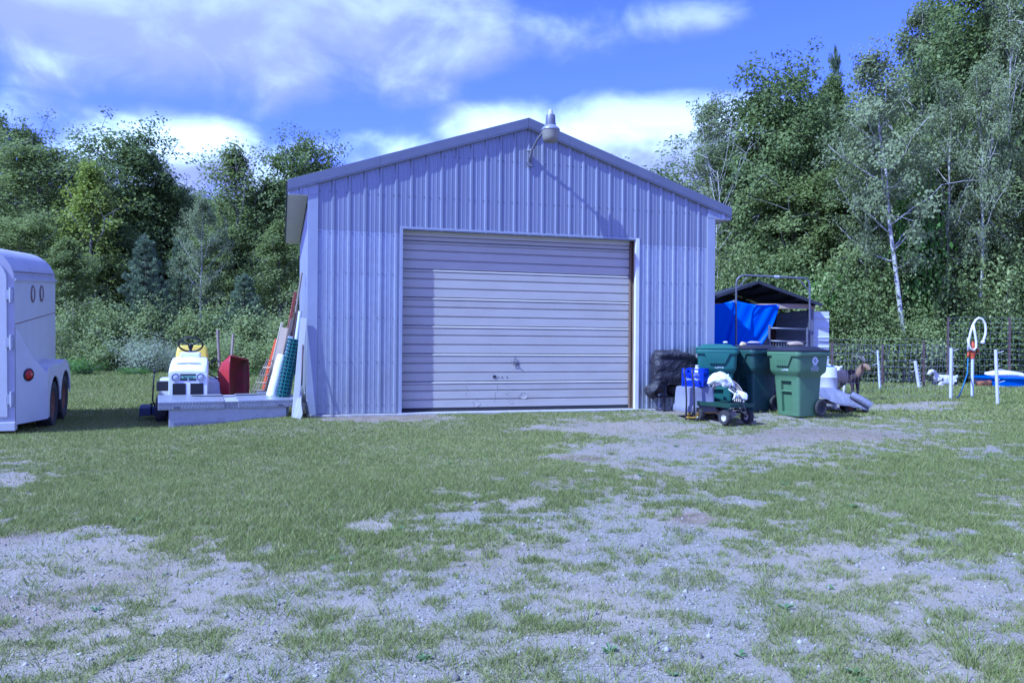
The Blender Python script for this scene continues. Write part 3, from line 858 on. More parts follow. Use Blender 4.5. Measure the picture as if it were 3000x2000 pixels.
mb = MB(); mb.box(-.105, .105, -1.0905, -1.084, .605, .70); gp = mb.build('grille', M_dark, gr)
mb = MB(); mb.box(-.104, .104, -1.0945, -1.091, .632, .674); mb.build('badge', mat('green_badge', (.25, .45, .32), rough=.5), gp)
mb = MB(); mb.box(-.005, .005, -1.095, -1.0906, .605, .631); mb.build('grille_bar', M_hood, gp)
text('Ber vons', .036, M_navy, gp, (0, -1.0955, .653), (R(90), 0, 0))
# chassis, pedals, front axle
mb = MB(); mb.box(-.17, .17, -1.02, .25, .27, .40); mb.build('chassis', M_blackmetal, trc)
mb = MB(); mb.box(-.36, .36, -.93, -.87, .19, .24); mb.build('front_axle', M_blackmetal, trc)
for sx in (-1, 1):
    wheel(trc, (sx * .36, -.90, .19), (sx, 0, 0), .19, .14, M_rimwhite, rim_r=.5)
    wheel(trc, (sx * .34, 0, .265), (sx, 0, 0), .265, .19, M_rimwhite, rim_r=.5, n=26)
    mb = MB()
    pts = [(-.46, .28), (-.40, .54), (-.25, .60), (.20, .60), (.32, .50), (.36, .34)]
    a, b = (.235, .43) if sx > 0 else (-.43, -.235)
    mb.loft([[(a, y, z), (b, y, z), (b, y + .0, z - .018), (a, y, z - .018)] for y, z in pts]); mb.build('rear_fender', M_white, trc, bevel=.004)
    mb = MB(); a, b = (.215, .233) if sx > 0 else (-.233, -.215)
    mb.prism([(a, -.46, .28), (a, -.40, .54), (a, -.25, .60), (a, .20, .60), (a, .32, .50), (a, .3, .3)], (b - a, 0, 0)); mb.build('fender_skirt', M_white, trc)
    mb = MB(); mb.box(-.46 if sx < 0 else .20, -.20 if sx < 0 else .46, -.62, -.40, .29, .31); mb.build('footboard', M_blackmetal, trc)
# steering wheel
cz = Vector((0, -.33, 1.115)); ax = Vector((0, .62, .78)).normalized(); q = ax.to_track_quat('Z', 'Y').to_matrix().to_4x4()
T = Matrix.Translation(cz) @ q
mb = MB(); ring = [(T @ Vector((.172 * math.cos(t), .172 * math.sin(t), 0))) for t in [2 * math.pi * k / 28 for k in range(29)]]
mb.tube(ring, .0145, 8, cap=False)
sw = mb.build('steering_wheel', M_black, trc, smooth=True)
for t in (R(35), R(145), R(270)):
    mb = MB(); mb.bar(T @ Vector((0, 0, -.02)), T @ Vector((.17 * math.cos(t), .17 * math.sin(t), 0)), .028, .010, ax); mb.build('spoke', M_black, sw)
mb = MB(); mb.lathe([(.035, -.05), (.04, -.01), (.03, .0), (.001, .002)], 16, T); mb.build('hub', M_black, sw, smooth=True)
mb = MB(); mb.tube([(0, -.40, .95), tuple(cz - ax * .04)], .022, 8); mb.build('steering_column', M_black, trc, smooth=True)
# seat
mb = MB(); mb.loft([[(x * w, y, z) for x, z in ((-1, zb), (-1.02, zb + .05), (-.9, zt), (.9, zt), (1.02, zb + .05), (1, zb))] for (y, w, zb, zt) in ((-.22, .19, .66, .74), (-.14, .23, .64, .76), (.12, .23, .64, .75), (.20, .21, .64, .74))])
mb.build('seat_cushion', M_yellow, trc, smooth=True, angle=R(60), bevel=.02)
mb = MB()
rings = []
for (z, w, y) in ((.70, .20, .16), (.80, .245, .20), (.95, .25, .25), (1.06, .23, .28), (1.10, .19, .29)):
    rings.append([(-w, y - .02, z), (-w * .8, y + .03, z), (w * .8, y + .03, z), (w, y - .02, z), (w * .85, y - .06, z), (-w * .85, y - .06, z)])
mb.loft(rings); mb.build('seat_back', M_yellow, trc, smooth=True, angle=R(60), bevel=.02)
mb = MB(); mb.box(-.15, .15, -.1, .15, .56, .64); mb.build('seat_mount', M_blackmetal, trc)
# mower deck and its lever on the near left side
mb = MB(); mb.loft([[(-.50, -.80, z), (-.34, -.88, z), (.40, -.84, z), (.46, -.55, z), (.38, -.34, z), (-.50, -.34, z)] for z in (.09, .21)]); mb.build('mower_deck', M_navy, trc, bevel=.015)
mb = MB(); mb.loft([[(x, y, z) for (y, z) in ((-.82, .09), (-.82, .20), (-.74, .235), (-.52, .235), (-.46, .19), (-.46, .09))] for x in (-.66, -.505)]); mb.build('discharge_chute', M_navy, trc, bevel=.01)
mb = MB(); mb.tube([(-.60, -.78, .17), (-.645, -.79, .17), (-.665, -.79, .02), (-.60, -.79, .02)], .006, 5); mb.build('skid_bracket', M_blackmetal, trc)
mb = MB(); mb.tube([(-.47, -.62, .20), (-.50, -.64, .30), (-.49, -.60, .62), (-.48, -.59, .70)], .011, 6); mb.tube([(-.53, -.66, .25), (-.42, -.66, .25)], .012, 6); mb.build('lift_lever', M_black, trc, smooth=True)
mb = MB(); mb.lathe([(.001, -.03), (.022, -.02), (.026, 0), (.02, .022), (.001, .03)], 12, Matrix.Translation((-.48, -.59, .72))); mb.build('lever_knob', M_black, trc, smooth=True)
mb = MB(); mb.box(-.44, -.27, -.78, -.60, .44, .58); mb.build('battery_box', M_black, trc, bevel=.012)

# ================================================================== diamond plate truck tool box
TB = G(494.6, 1254); TB.z -= .015
tbx = thing('truck_tool_box', 'diamond plate aluminium truck tool box lying in the grass', 'tool box', tuple(TB), rot=(R(5.5), 0, R(24.5)))
L, D, H = 1.53, .50, .265
mb = MB(); mb.box(0, L, 0, D, 0, H); mb.build('box_body', M_alu, tbx, bevel=.006)
mb = MB(); mb.box(.06, L - .002, -.004, -.0005, .03, .085); mb.build('tread_band', M_plate, tbx)
EX = .125
mb = MB(); mb.box(-EX, L + EX, -.02, D + .04, H + .001, H + .09); mb.build('rail', M_plate, tbx, bevel=.008)
for (a, b) in ((-EX - .012, .70), (.875, L + EX + .012)):
    mb = MB(); mb.box(a, b, -.036, D + .05, H + .071, H + .112); mb.box(a, b, -.036, -.0215, H + .002, H + .070); mb.build('lid', M_plate, tbx, bevel=.006)
mb = MB(); mb.box(.701, .874, -.028, D + .045, H + .0915, H + .097); mb.build('lid_bridge', M_alu, tbx)
for x in (.09, L - .09):
    mb = MB(); mb.box(x - .035, x + .035, -.043, -.0365, H + .018, H + .052); mb.build('latch', M_trim, tbx, bevel=.003)
M_cord = mat('black_cord', (.02, .02, .024), rough=.6)
cord = MB(); ww = tbx.matrix_basis
cp = [(.30, .40, H + .118), (.36, .38, H + .120), (.42, .36, H + .119), (.55, .35, H + .119), (.685, .36, H + .119), (.72, .36, H + .1045), (.85, .365, H + .1045), (.89, .37, H + .1190), (1.1, .38, H + .119), (1.25, .41, H + .119), (1.32, .40, H + .119), (1.33, .43, H + .119)]
tbm = Matrix.Translation(TB) @ Euler((R(5.5), 0, R(24.5))).to_matrix().to_4x4()
cord.tube([tbm @ Vector(p) for p in cp], .0065, 6)
tag(cord.build('cord', M_cord, smooth=True), 'thin black cord lying across the tool box lids', 'cord')

# ================================================================== red wheelbarrow standing on its nose
wbp = on_ground(-4.22, 12.10)
wb = thing('wheelbarrow', 'red wheelbarrow tipped on its nose behind the tool box, handles up', 'wheelbarrow', tuple(wbp), rot=(R(-6), R(9), R(75))); wb.scale = (.76, .76, .9)
# local: opening faces -y, length runs up z
def tray_ring(z, w, d, t=0.0):
    return [(-w, 0, z), (-w * .9, d, z), (w * .9, d, z), (w, 0, z)]
lev = [(.10, .26, .02), (.20, .31, .16), (.42, .345, .27), (.72, .345, .30), (.86, .33, .26), (.98, .31, .06)]
mb = MB()
v = []
for (z, w, d) in lev:
    v += [(-w, 0, z), (-w * .96, d * .6, z), (-w * .82, d, z), (w * .82, d, z), (w * .96, d * .6, z), (w, 0, z)]
f = []
for i in range(len(lev) - 1):
    for j in range(5): f.append((i * 6 + j, i * 6 + j + 1, (i + 1) * 6 + j + 1, (i + 1) * 6 + j))
f.append((0, 1, 2, 3, 4, 5)); k = (len(lev) - 1) * 6; f.append(tuple(k + j for j in range(6))[::-1])
mb.add(v, f)
tray = mb.build('tray', M_redin, wb, smooth=True, angle=R(50))
tray.data.materials.append(M_red)
so = tray.modifiers.new('solid', 'SOLIDIFY'); so.thickness = .006; so.offset = -1 
mb2 = MB()
v2 = [(x * 1.006, y + .006, z) for (x, y, z) in v]
mb2.add(v2, f); mb2.build('tray_shell', M_red, tray, smooth=True, angle=R(50))
mb = MB(); rim = [(-.26, 0, .10), (-.31, 0, .20), (-.345, 0, .42), (-.345, 0, .72), (-.33, 0, .86), (-.31, 0, .98), (.31, 0, .98), (.33, 0, .86), (.345, 0, .72), (.345, 0, .42), (.31, 0, .20), (.26, 0, .10), (-.26, 0, .10)]
mb.tube(rim, .014, 6); mb.build('rim', M_red, tray, smooth=True)
for sx in (-1, 1):
    mb = MB(); mb.bar((sx * .10, .33, .05), (sx * .27, .335, 1.47), .04, .045, (0, 1, 0)); mb.build('handle', M_greywood, wb, bevel=.006)
    mb = MB(); mb.tube([(sx * .2, .35, .62), (sx * .24, .60, .74), (sx * .24, .62, .86), (sx * .22, .36, .98)], .014, 6); mb.build('leg', M_blackmetal, wb, smooth=True)
wheel(wb, (0, .33, .19), (1, 0, 0), .185, .09, M_rust, rim_r=.5, tread=False)
mb = MB(); mb.box(-.24, .24, .30, .33, .55, .60); mb.build('cross_brace', M_blackmetal, wb)

# ================================================================== things leaning on the barn's left corner
def wall_pt(x, y, Z): return P(x, y, Z)
def lean(name, label, cat, top, bot, w, t, m, Zt, Zb=None, bevel=.003, group=None, face=None, round_=False, n=8):
    """a straight length leaning from the ground (pixel bot) to a point (pixel top) at depth Zt"""
    B = on_ground(*P(bot[0], bot[1], Zb)[:2], .0) if Zb else G(*bot)
    Tp = P(top[0], top[1], Zt)
    d = (Tp - B)
    o = MB()
    a = Vector((0, 0, 0)); b = Vector((0, 0, d.length))
    if round_: o.tube([a, b], w / 2, n)
    else: o.box(-w / 2, w / 2, -t / 2, t / 2, 0, d.length)
    ob = o.build(name, m, bevel=bevel if not round_ else 0, smooth=round_, angle=R(40) if round_ else None)
    z = d.normalized(); f = Vector(face) if face else Vector((.5, -1, 0))
    f = (f - z * f.dot(z)).normalized(); x = (-f).cross(z)
    M = Matrix((x, -f, z)).transposed().to_4x4(); ob.matrix_world = Matrix.Translation(B) @ M
    return tag(ob, label, cat, group)
M_boardwhite = mat('white_board', (.58, .58, .57), (.50, .49, .47), scale=5, rough=.6, stretch=(4, 4, .5))
M_tan = mat('tan_board', (.50, .40, .29), (.42, .33, .23), scale=5, rough=.75, stretch=(5, 5, .5))
M_yel = mat('pale_pine', (.62, .54, .38), (.55, .47, .32), scale=6, rough=.75, stretch=(5, 5, .5))
M_redpost = mat('red_post', (.28, .06, .045), (.2, .06, .05), scale=8, rough=.7)
M_tpost = mat('dark_post', (.07, .045, .045), (.11, .07, .06), scale=10, rough=.8)
M_pvc = mat('pvc_grey', (.56, .58, .62), (.50, .52, .56), rough=.45)
lean('board', 'tall white board leaning on the barn corner trim', 'board', (890, 932), (863, 1222), .085, .022, M_boardwhite, 11.16, 11.02, face=(.3, -1, 0))
lean('board', 'longer of two short white offcuts at the foot of the barn corner', 'board', (886, 1146), (866, 1222), .075, .02, M_boardwhite, 11.10, 10.96, face=(.3, -1, 0))
lean('board', 'shorter white offcut leaning outermost at the foot of the barn corner', 'board', (893, 1170), (872, 1224), .08, .02, M_boardwhite, 11.05, 10.90, face=(.3, -1, 0))
lean('pole', 'long weathered wooden pole reaching highest up the barn side wall', 'pole', (884, 799), (822, 1205), .035, .035, M_greywood, 12.6, 12.2, round_=True)
lean('fence_post', 'rusty red steel post leaning on the barn side wall', 'post', (866, 856), (800, 1205), .045, .03, M_redpost, 12.7, 12.3)
lean('fence_post', 'dark brown steel post leaning beside the grey plastic pipe', 'post', (875, 909), (825, 1212), .04, .03, M_tpost, 12.0, 11.8)
lean('fence_post', 'second dark steel post behind the brown one', 'post', (866, 915), (812, 1210), .035, .03, M_tpost, 12.2, 12.0)
lean('board', 'grey weathered board leaning behind the tan panel', 'board', (858, 935), (802, 1208), .075, .02, M_greywood, 12.4, 12.1)
lean('pipe', 'grey plastic pipe leaning against the barn corner', 'pipe', (880, 912), (838, 1215), .062, .062, M_pvc, 11.75, 11.55, round_=True, n=14)
lean('board', 'flat tan board leaning behind the white roll', 'board', (834, 960), (782, 1212), .105, .018, M_tan, 12.1, 11.75, face=(.2, -1, .2))
lean('stake', 'narrow yellow pine stake beside the orange netting', 'stake', (827, 944), (762, 1200), .035, .025, M_yel, 12.25, 12.0)
lean('board', 'grey board leaning between green netting and dark posts', 'board', (851, 985), (815, 1215), .07, .02, M_pvc, 11.85, 11.7)

# rolls of netting
M_netgreen = mat('green_plastic_net', (.03, .13, .12), (.025, .10, .10), rough=.4)
M_orange = mat('orange_plastic_net', (.75, .14, .03), (.65, .11, .025), rough=.5)
M_film = mat('white_plastic_film', (.82, .82, .80), (.74, .74, .72), scale=14, rough=.35, bump=.3, bscale=14, stretch=(1, 1, 3))
M_wire = mat('galvanised_wire', (.45, .46, .48), rough=.45, metal=.6)
def axis_frame(top, bot, Zt, Zb):
    B = on_ground(*P(bot[0], bot[1], Zb)[:2]); Tp = P(top[0], top[1], Zt); d = Tp - B
    z = d.normalized(); f = Vector((.3, -1, 0)); f = (f - z * f.dot(z)).normalized(); x = (-f).cross(z)
    return Matrix.Translation(B) @ Matrix((x, -f, z)).transposed().to_4x4(), d.length
T, Ln = axis_frame((862, 996), (816, 1219), 11.42, 11.25)
gn = thing('netting_roll', 'roll of dark green plastic garden netting leaning on the pile', 'netting roll'); gn.matrix_world = T
mb = MB(); r = .095
for layer, rr in ((0, r), (1, r * .72)):
    n = 11 if layer == 0 else 8
    for k in range(n):
        t = 2 * math.pi * k / n + layer * .2
        mb.bar((rr * math.cos(t), rr * math.sin(t), 0), (rr * math.cos(t), rr * math.sin(t), Ln), .016, .005, (math.cos(t), math.sin(t), 0))
    nr = int(Ln / .052)
    for i in range(nr + 1):
        z = i * Ln / nr; rg = [(rr * 1.02 * math.cos(t), rr * 1.02 * math.sin(t), z) for t in [2 * math.pi * k / 20 for k in range(21)]]
        mb.tube(rg, .009, 4, cap=False)
o = mb.build('mesh_strand', M_netgreen, gn); o['kind'] = 'stuff'
mb = MB(); mb.lathe([(r * .5, 0), (r * .5, Ln)], 14); mb.build('inner_core', M_black, gn, smooth=True, angle=R(40))
T, Ln = axis_frame((828, 1040), (781, 1195), 11.5, 11.35)
fr = thing('film_roll', 'white plastic film roll leaning in front of the green netting', 'film roll'); fr.matrix_world = T
rr_ = random.Random(5); rings = []
for i in range(15):
    z = Ln * i / 14; r0 = .072 + .018 * (1 - i / 14) + rr_.uniform(-.004, .004)
    rings.append([((r0 + rr_.uniform(-.003, .003)) * math.cos(t), (r0 + rr_.uniform(-.003, .003)) * math.sin(t), z) for t in [2 * math.pi * k / 18 for k in range(18)]])
mb = MB(); mb.loft(rings); mb.build('film', M_film, fr, smooth=True, angle=R(60))
mb = MB(); mb.tube([(0, 0, Ln), (0, 0, Ln + .012)], .03, 12); mb.build('core', M_tan, fr)
T, Ln = axis_frame((811, 995), (752, 1195), 12.3, 11.85)
on = thing('netting_roll', 'narrow roll of bright orange barrier netting leaning outermost', 'netting roll'); on.matrix_world = T
mb = MB()
for k in range(7):
    t = 2 * math.pi * k / 7; mb.bar((.026 * math.cos(t), .026 * math.sin(t), 0), (.026 * math.cos(t), .026 * math.sin(t), Ln), .014, .005, (math.cos(t), math.sin(t), 0))
for i in range(int(Ln / .045)):
    mb.tube([(.03 * math.cos(t), .03 * math.sin(t), i * .045) for t in [2 * math.pi * k / 10 for k in range(11)]], .008, 4, cap=False)
o = mb.build('mesh_strand', M_orange, on); o['kind'] = 'stuff'
mb = MB(); mb.tube([(0, 0, 0), (0, 0, Ln)], .020, 8); mb.build('inner_core', M_orange, on)
# chicken wire roll standing up
cp_ = on_ground(*P(781, 1200, 11.62)[:2])
cw = thing('wire_roll', 'upright roll of grey hexagonal chicken wire behind the tool box', 'wire roll', tuple(cp_))
mb = MB(); r = .138; hh = .36
for s in (-1, 1):
    for k in range(26):
        t0 = 2 * math.pi * k / 26
        mb.tube([(r * math.cos(t0 + s * i * .12), r * math.sin(t0 + s * i * .12), hh * i / 7) for i in range(8)], .0028, 3, cap=False)
o = mb.build('hex_wire', M_wire, cw); o['kind'] = 'stuff'
mb = MB(); mb.lathe([(r * .93, 0), (r * .93, hh - .005), (r * .80, hh - .005), (r * .80, .0)], 24, cap=False); mb.build('inner_coil', mat('wire_layers', (.33, .33, .35), (.20, .20, .22), scale=90, rough=.6, metal=.3), cw, smooth=True, angle=R(40))
# welded frame leaning at the outside of the pile
Bp = [on_ground(*P(706, 1195, 12.05)[:2]), on_ground(*P(755, 1195, 11.75)[:2])]
Tp = [P(783, 1052, 12.35), P(800, 1052, 12.1)]
wp = thing('welded_grate', 'rusty welded wire panel leaning flat at the outer edge of the pile', 'wire panel')
for k in range(5):
    f = k / 4; mb = MB(); mb.tube([Bp[0].lerp(Bp[1], f), Tp[0].lerp(Tp[1], f)], .0075, 5); mb.build('upright_bar', M_greywood, wp, smooth=True)
for k in range(8):
    f = .03 + k / 7 * .95; mb = MB(); mb.tube([Bp[0].lerp(Tp[0], f) + Vector((0, -.012, 0)), Bp[1].lerp(Tp[1], f) + Vector((0, -.012, 0))], .009 if k % 3 else .013, 5); mb.build('cross_bar', M_greywood if k % 2 else M_tan, wp, smooth=True)
# leaf rake leaning with its fan down
rk = thing('leaf_rake', 'black leaf rake with tines spread at the barn corner foot', 'rake')
hb = P(884, 1128, 10.99)
mb = MB(); mb.tube([tuple(hb), tuple(P(887, 1010, 11.12))], .011, 6); mb.build('handle', M_tpost, rk, smooth=True)
for k in range(10):
    e = G(889 + k * 2.1, 1211 + (4 - abs(k - 4.5)) * .8)
    e = on_ground(*P(889 + k * 2.1, 1211, 10.95 - .0 * k)[:2], .012)
    mb = MB(); mb.tube([tuple(hb), tuple(hb.lerp(e, .55) + Vector((.01 * (k - 4.5) * .3, -.01, 0))), tuple(e)], .0038, 4); mb.build('tine', M_black, rk, smooth=True)
# ================================================================== right side of the barn: materials
M_tarpblack = mat('black_cover', (.022, .020, .026), (.035, .032, .038), scale=5, rough=.5, bump=1.0, bscale=9, bdist=.05)
M_tub = mat('grey_poly_tub', (.24, .24, .29), (.20, .20, .25), rough=.5)
M_tubdark = mat('dark_tube', (.05, .05, .065), rough=.4, metal=.3)
M_yellowpaint = mat('yellow_frame', (.55, .33, .03), (.4, .24, .03), scale=10, rough=.6)
M_crate = mat('blue_crate', (.015, .03, .42), (.012, .025, .36), rough=.45)
M_cratepanel = mat('blue_crate_panel', (.02, .04, .55), rough=.4)
M_wagon = mat('wagon_green', (.012, .045, .028), (.02, .05, .035), rough=.5)
M_bag = mat('white_plastic_bag', (.82, .82, .82), (.72, .72, .74), scale=9, rough=.4, bump=1.0, bscale=22, bdist=.03)
M_hose = mat('beige_hose', (.46, .40, .33), rough=.5)
M_cart = mat('green_cart_plastic', (.10, .185, .09), (.085, .158, .077), scale=3, rough=.5, bump=.05, bscale=90, dirt=(.12, .13, .09), dirt_amt=.25, dirt_scale=4)
M_cartdark = mat('dark_green_cart_plastic', (.035, .085, .072), (.03, .07, .062), scale=3, rough=.5, dirt=(.08, .09, .08), dirt_amt=.25, dirt_scale=4)
M_cartteal = mat('teal_cart_plastic', (.035, .125, .10), (.03, .105, .09), scale=3, rough=.5)
M_lid = mat('black_lid', (.016, .016, .026), (.022, .022, .032), rough=.55)
M_decal = mat('white_decal', (.72, .74, .74), rough=.5)
M_stone = mat('tan_stone', (.40, .32, .22), (.28, .21, .15), scale=10, rough=.85, bump=.4, bscale=20)
M_stoney = mat('yellow_stone', (.58, .48, .24), (.45, .36, .2), scale=10, rough=.8)
M_greytarp = mat('grey_tarp', (.19, .19, .25), (.15, .15, .20), scale=5, rough=.5, bump=.9, bscale=9, bdist=.03)
M_blue = mat('blue_tarp', (.012, .085, .56), (.010, .07, .50), scale=3, rough=.42, bump=.25, bscale=60)
M_darkroof = mat('dark_roof_sheet', (.045, .047, .06), (.03, .032, .04), scale=6, rough=.55, metal=.3)
M_beam = mat('pine_beam', (.46, .36, .26), (.36, .27, .19), scale=4, rough=.8, stretch=(.6, 5, 5))
M_oldbeam = mat('brown_board', (.20, .10, .06), (.13, .07, .045), scale=5, rough=.85, stretch=(.6, 5, 5))
M_sheetwhite = mat('white_sheet_metal', (.58, .60, .62), (.50, .52, .55), scale=5, rough=.5, metal=.2)
M_pipe = mat('steel_pipe', (.17, .17, .20), (.13, .13, .15), rough=.45, metal=.4)
M_lime = mat('lime_foam', (.35, .62, .08), rough=.7)
M_pump = mat('orange_hydrant', (.50, .10, .03), (.36, .07, .03), scale=14, rough=.6)
M_poolblue = mat('pool_blue', (.02, .12, .60), (.018, .10, .52), rough=.35)
M_hoseblue = mat('blue_hose', (.05, .16, .30), rough=.45)
M_rope = mat('white_rope', (.68, .67, .64), (.56, .55, .52), scale=60, rough=.8)
M_postwhite = mat('white_post', (.55, .55, .54), (.46, .45, .43), scale=8, rough=.6)

def rrect(w, d, r, z, n=4, x0=0.0, y0=0.0):
    pts = []
    for (cx, cy, a0) in ((w / 2 - r, d / 2 - r, 0), (-w / 2 + r, d / 2 - r, 90), (-w / 2 + r, -d / 2 + r, 180), (w / 2 - r, -d / 2 + r, 270)):
        for k in range(n + 1):
            t = R(a0 + 90 * k / n); pts.append((x0 + cx + r * math.cos(t), y0 + cy + r * math.sin(t), z))
    return pts
def rumple(o, amp, sc, seed=0, ridge=False):
    """push the vertices of a mesh about by smooth noise"""
    from mathutils import noise as mn
    for v in o.data.vertices:
        p = v.co * sc + Vector((seed, seed * 2, 0)); n_ = mn.noise_vector(p); v.co += Vector([(1 - 2.6 * abs(q)) * amp * .6 if ridge else q * amp for q in n_])
    return o

# ================================================================== covered grill
gp_ = G(1945, 1205)
grl = thing('covered_grill', 'grill under a wrinkled black cover against the barn wall', 'grill', tuple(gp_), TH); grl.scale = (.95, .95, .93)
mb = MB(); rings = []
for (z, w, d, x0) in ((.43, .80, .44, .27), (.50, .86, .48, .28), (.70, .86, .50, .28), (.86, .83, .48, .27), (.96, .76, .44, .25), (1.02, .62, .36, .20), (1.05, .40, .24, .12)):
    rings.append(rrect(w, d, .08, z, 5, x0, .24))
rr2 = []
for a_, b_ in zip(rings[:-1], rings[1:]):
    for q in range(3): rr2.append([tuple(Vector(p0).lerp(Vector(p1), q / 3)) for p0, p1 in zip(a_, b_)])
rr2.append(rings[-1])
mb.loft(rr2); cv = mb.build('cover', M_tarpblack, grl, smooth=True, sub=1); rumple(cv, .05, 5, 3); rumple(cv, .06, 7, 5, True)
for (x, y) in ((0, 0), (-.14, .40), (.52, .02), (.56, .42)):
    mb = MB(); mb.box(x - .02, x + .02, y - .02, y + .02, 0, .46); mb.build('leg', M_tubdark, grl, bevel=.003)
mb = MB(); mb.box(-.15, .56, .06, .38, .24, .26); mb.build('shelf', M_blackmetal, grl)
mb = MB(); mb.lathe([(.10, .26), (.13, .30), (.13, .42), (.08, .46)], 16, Matrix.Translation((.30, .22, 0))); mb.build('gas_bottle', M_blackmetal, grl, smooth=True, angle=R(40))
ft = MB(); ft.tube([(.10, .05, .47), (.02, .03, .46), (-.06, .02, .45), (-.14, .0, .43), (-.22, .0, .40), (-.27, .01, .36), (-.26, .03, .31), (-.20, .05, .28), (-.13, .06, .24)], [.05, .08, .09, .10, .10, .09, .08, .06, .04], 18)
o = ft.build('cover_flap', M_tarpblack, grl, smooth=True, sub=1); rumple(o, .08, 8, 8); rumple(o, .07, 11, 3, True)
# timber, block and pool noodle on the ground under the grill
a = G(1899, 1193); b = G(1979, 1197)
tm = MB(); tm.bar((0, 0, .035), ((b - a).length, 0, .035), .05, .07); o = tm.build('timber', M_beam, bevel=.004); o.location = a; o.rotation_euler = (0, 0, TH); tag(o, 'short pine timber lying along the wall under the grill', 'timber')
a = G(1931, 1203)
tm = MB(); tm.box(0, .19, -.05, .05, 0, .06); o = tm.build('concrete_block', M_conc, bevel=.006); o.location = a; o.rotation_euler = (0, 0, TH + .1); tag(o, 'pale concrete block in front of the grill timber', 'block')
a = G(1864, 1194, .027)
tm = MB(); tm.tube([(0, 0, 0), (.10, .002, 0), (.20, 0, 0)], .027, 12); o = tm.build('foam_tube', M_lime, smooth=True, angle=R(40)); o.location = a; o.rotation_euler = (0, 0, TH); tag(o, 'lime green foam tube lying at the door jamb', 'foam tube')

# ================================================================== overturned yard cart
yc = on_ground(*P(2034, 1200, 12.0)[:2])
yrd = thing('yard_cart', 'grey plastic yard cart turned upside down on a yellow frame', 'cart', tuple(yc), TH)
mb = MB(); mb.loft([rrect(.53, .44, .06, .105), rrect(.54, .45, .06, .13), rrect(.525, .435, .06, .20), rrect(.50, .41, .06, .215), rrect(.485, .395, .06, .40), rrect(.46, .37, .05, .475), rrect(.40, .32, .05, .487)])
mb.build('tub', M_tub, yrd, smooth=True, angle=R(50))
mb = MB(); mb.box(-.04, .30, -.225, .225, .085, .105); mb.build('tub_rim', M_yellowpaint, yrd)
for (x0, y0, x1, y1) in ((-.28, -.26, -.14, -.16), (-.17, -.30, .0, -.20)):
    mb = MB(); mb.bar((x0, y0, .03), (x1, y1, .12), .03, .025); mb.build('frame_leg', M_yellowpaint, yrd, bevel=.003)
mb = MB(); mb.bar((-.29, -.27, .04), (-.16, -.31, .04), .015, .015); mb.build('frame_brace', M_yellowpaint, yrd)
for (x, y, dx) in ((-.275, -.245, -.02), (-.165, -.285, .0)):
    mb = MB(); mb.tube([(x, y, .05), (x + .005, y, .30), (x - .01, y, .55), (x - .035, y, .70), (x - .03, y + .02, .745), (x + .01, y + .05, .76), (x + .05, y + .12, .75)], .014, 8); mb.build('handle', M_tubdark, yrd, smooth=True)
    mb = MB(); mb.tube([(x, y, .005), (x, y, .09)], .019, 8); mb.build('handle_grip', M_black, yrd, smooth=True, angle=R(40))
wheel(yrd, (.36, .14, .125), (.2, -1, 0), .12, .07, M_yellowpaint, rim_r=.5, tread=False)

# ================================================================== blue milk crate with a bottle
cz_ = yc.z + .489
ck = thing('milk_crate', 'blue plastic milk crate standing on the overturned cart', 'crate', (yc.x + .012, yc.y + .0, cz_), R(-28))
S, HC = .165, .272
mb = MB(); mb.box(-S + .012, S - .012, -S + .012, S - .012, .006, .018); mb.build('floor', M_crate, ck)
for k in range(4):
    Rk = Matrix.Rotation(R(90 * k), 4, 'Z')
    mb = MB()
    mb.box(-S + .0005, S - .0005, -S, -S + .010, HC - .024, HC, Rk)                   # top rail
    mb.box(-S + .0005, S - .0005, -S, -S + .010, 0, .018, Rk)                         # bottom rail
    mb.box(-S + .021, S - .021, -S + .003, -S + .010, HC - .075, HC - .062, Rk)
    mb.box(-S + .021, -.085, -S + .002, -S + .010, HC - .063, HC - .02, Rk); mb.box(.085, S - .021, -S + .002, -S + .010, HC - .063, HC - .02, Rk)
    mb.box(-.03, .03, -S + .002, -S + .010, HC - .063, HC - .02, Rk)
    mb.box(-S, -S + .020, -S - .0005, -S + .012, .0185, HC - .0245, Rk); mb.box(S - .020, S - .0125, -S - .0005, -S + .012, .0185, HC - .0245, Rk)
    for zlo, zhi in ((.02, .075), (.145, HC - .075)):
        x = -S - .03
        while x < S:
            for sg in (1, -1):
                a, b = (x, zlo), (x + (zhi - zlo), zhi)
                if sg < 0: a, b = (x + (zhi - zlo), zlo), (x, zhi)
                if min(a[0], b[0]) > -S + .005 and max(a[0], b[0]) < S - .005:
                    yy = -S + .0055 + .001 * sg
                    p0 = Rk @ Vector((a[0], yy, a[1])); p1 = Rk @ Vector((b[0], yy, b[1])); nn = Rk @ Vector((0, -1, 0))
                    mb.bar(p0, p1, .0065, .004, nn)
            x += .021
    sd = mb.build('side_lattice', M_crate, ck); sd['kind'] = 'stuff'
    mb = MB(); mb.box(-S + .024, S - .024, -S + .001, -S + .009, .078, .143, Rk); pn = mb.build('name_panel', M_cratepanel, ck)
    if k == 0: text('Farm Maid', .052, M_decal, pn, (0.0, -S + .0002, .110), (R(90), 0, 0), sx=1.0)
bt = thing('milk_bottle', 'white plastic bottle standing in the blue crate', 'bottle', (ck.location.x + .02, ck.location.y - .02, cz_ + .019))
mb = MB(); mb.lathe([(.050, 0), (.055, .01), (.055, .20), (.048, .235), (.024, .265), (.022, .275)], 18); mb.build('bottle_body', M_decal, bt, smooth=True, angle=R(45))
mb = MB(); mb.lathe([(.026, .276), (.026, .300), (.022, .304)], 16); mb.build('cap', M_white, bt, smooth=True, angle=R(40))

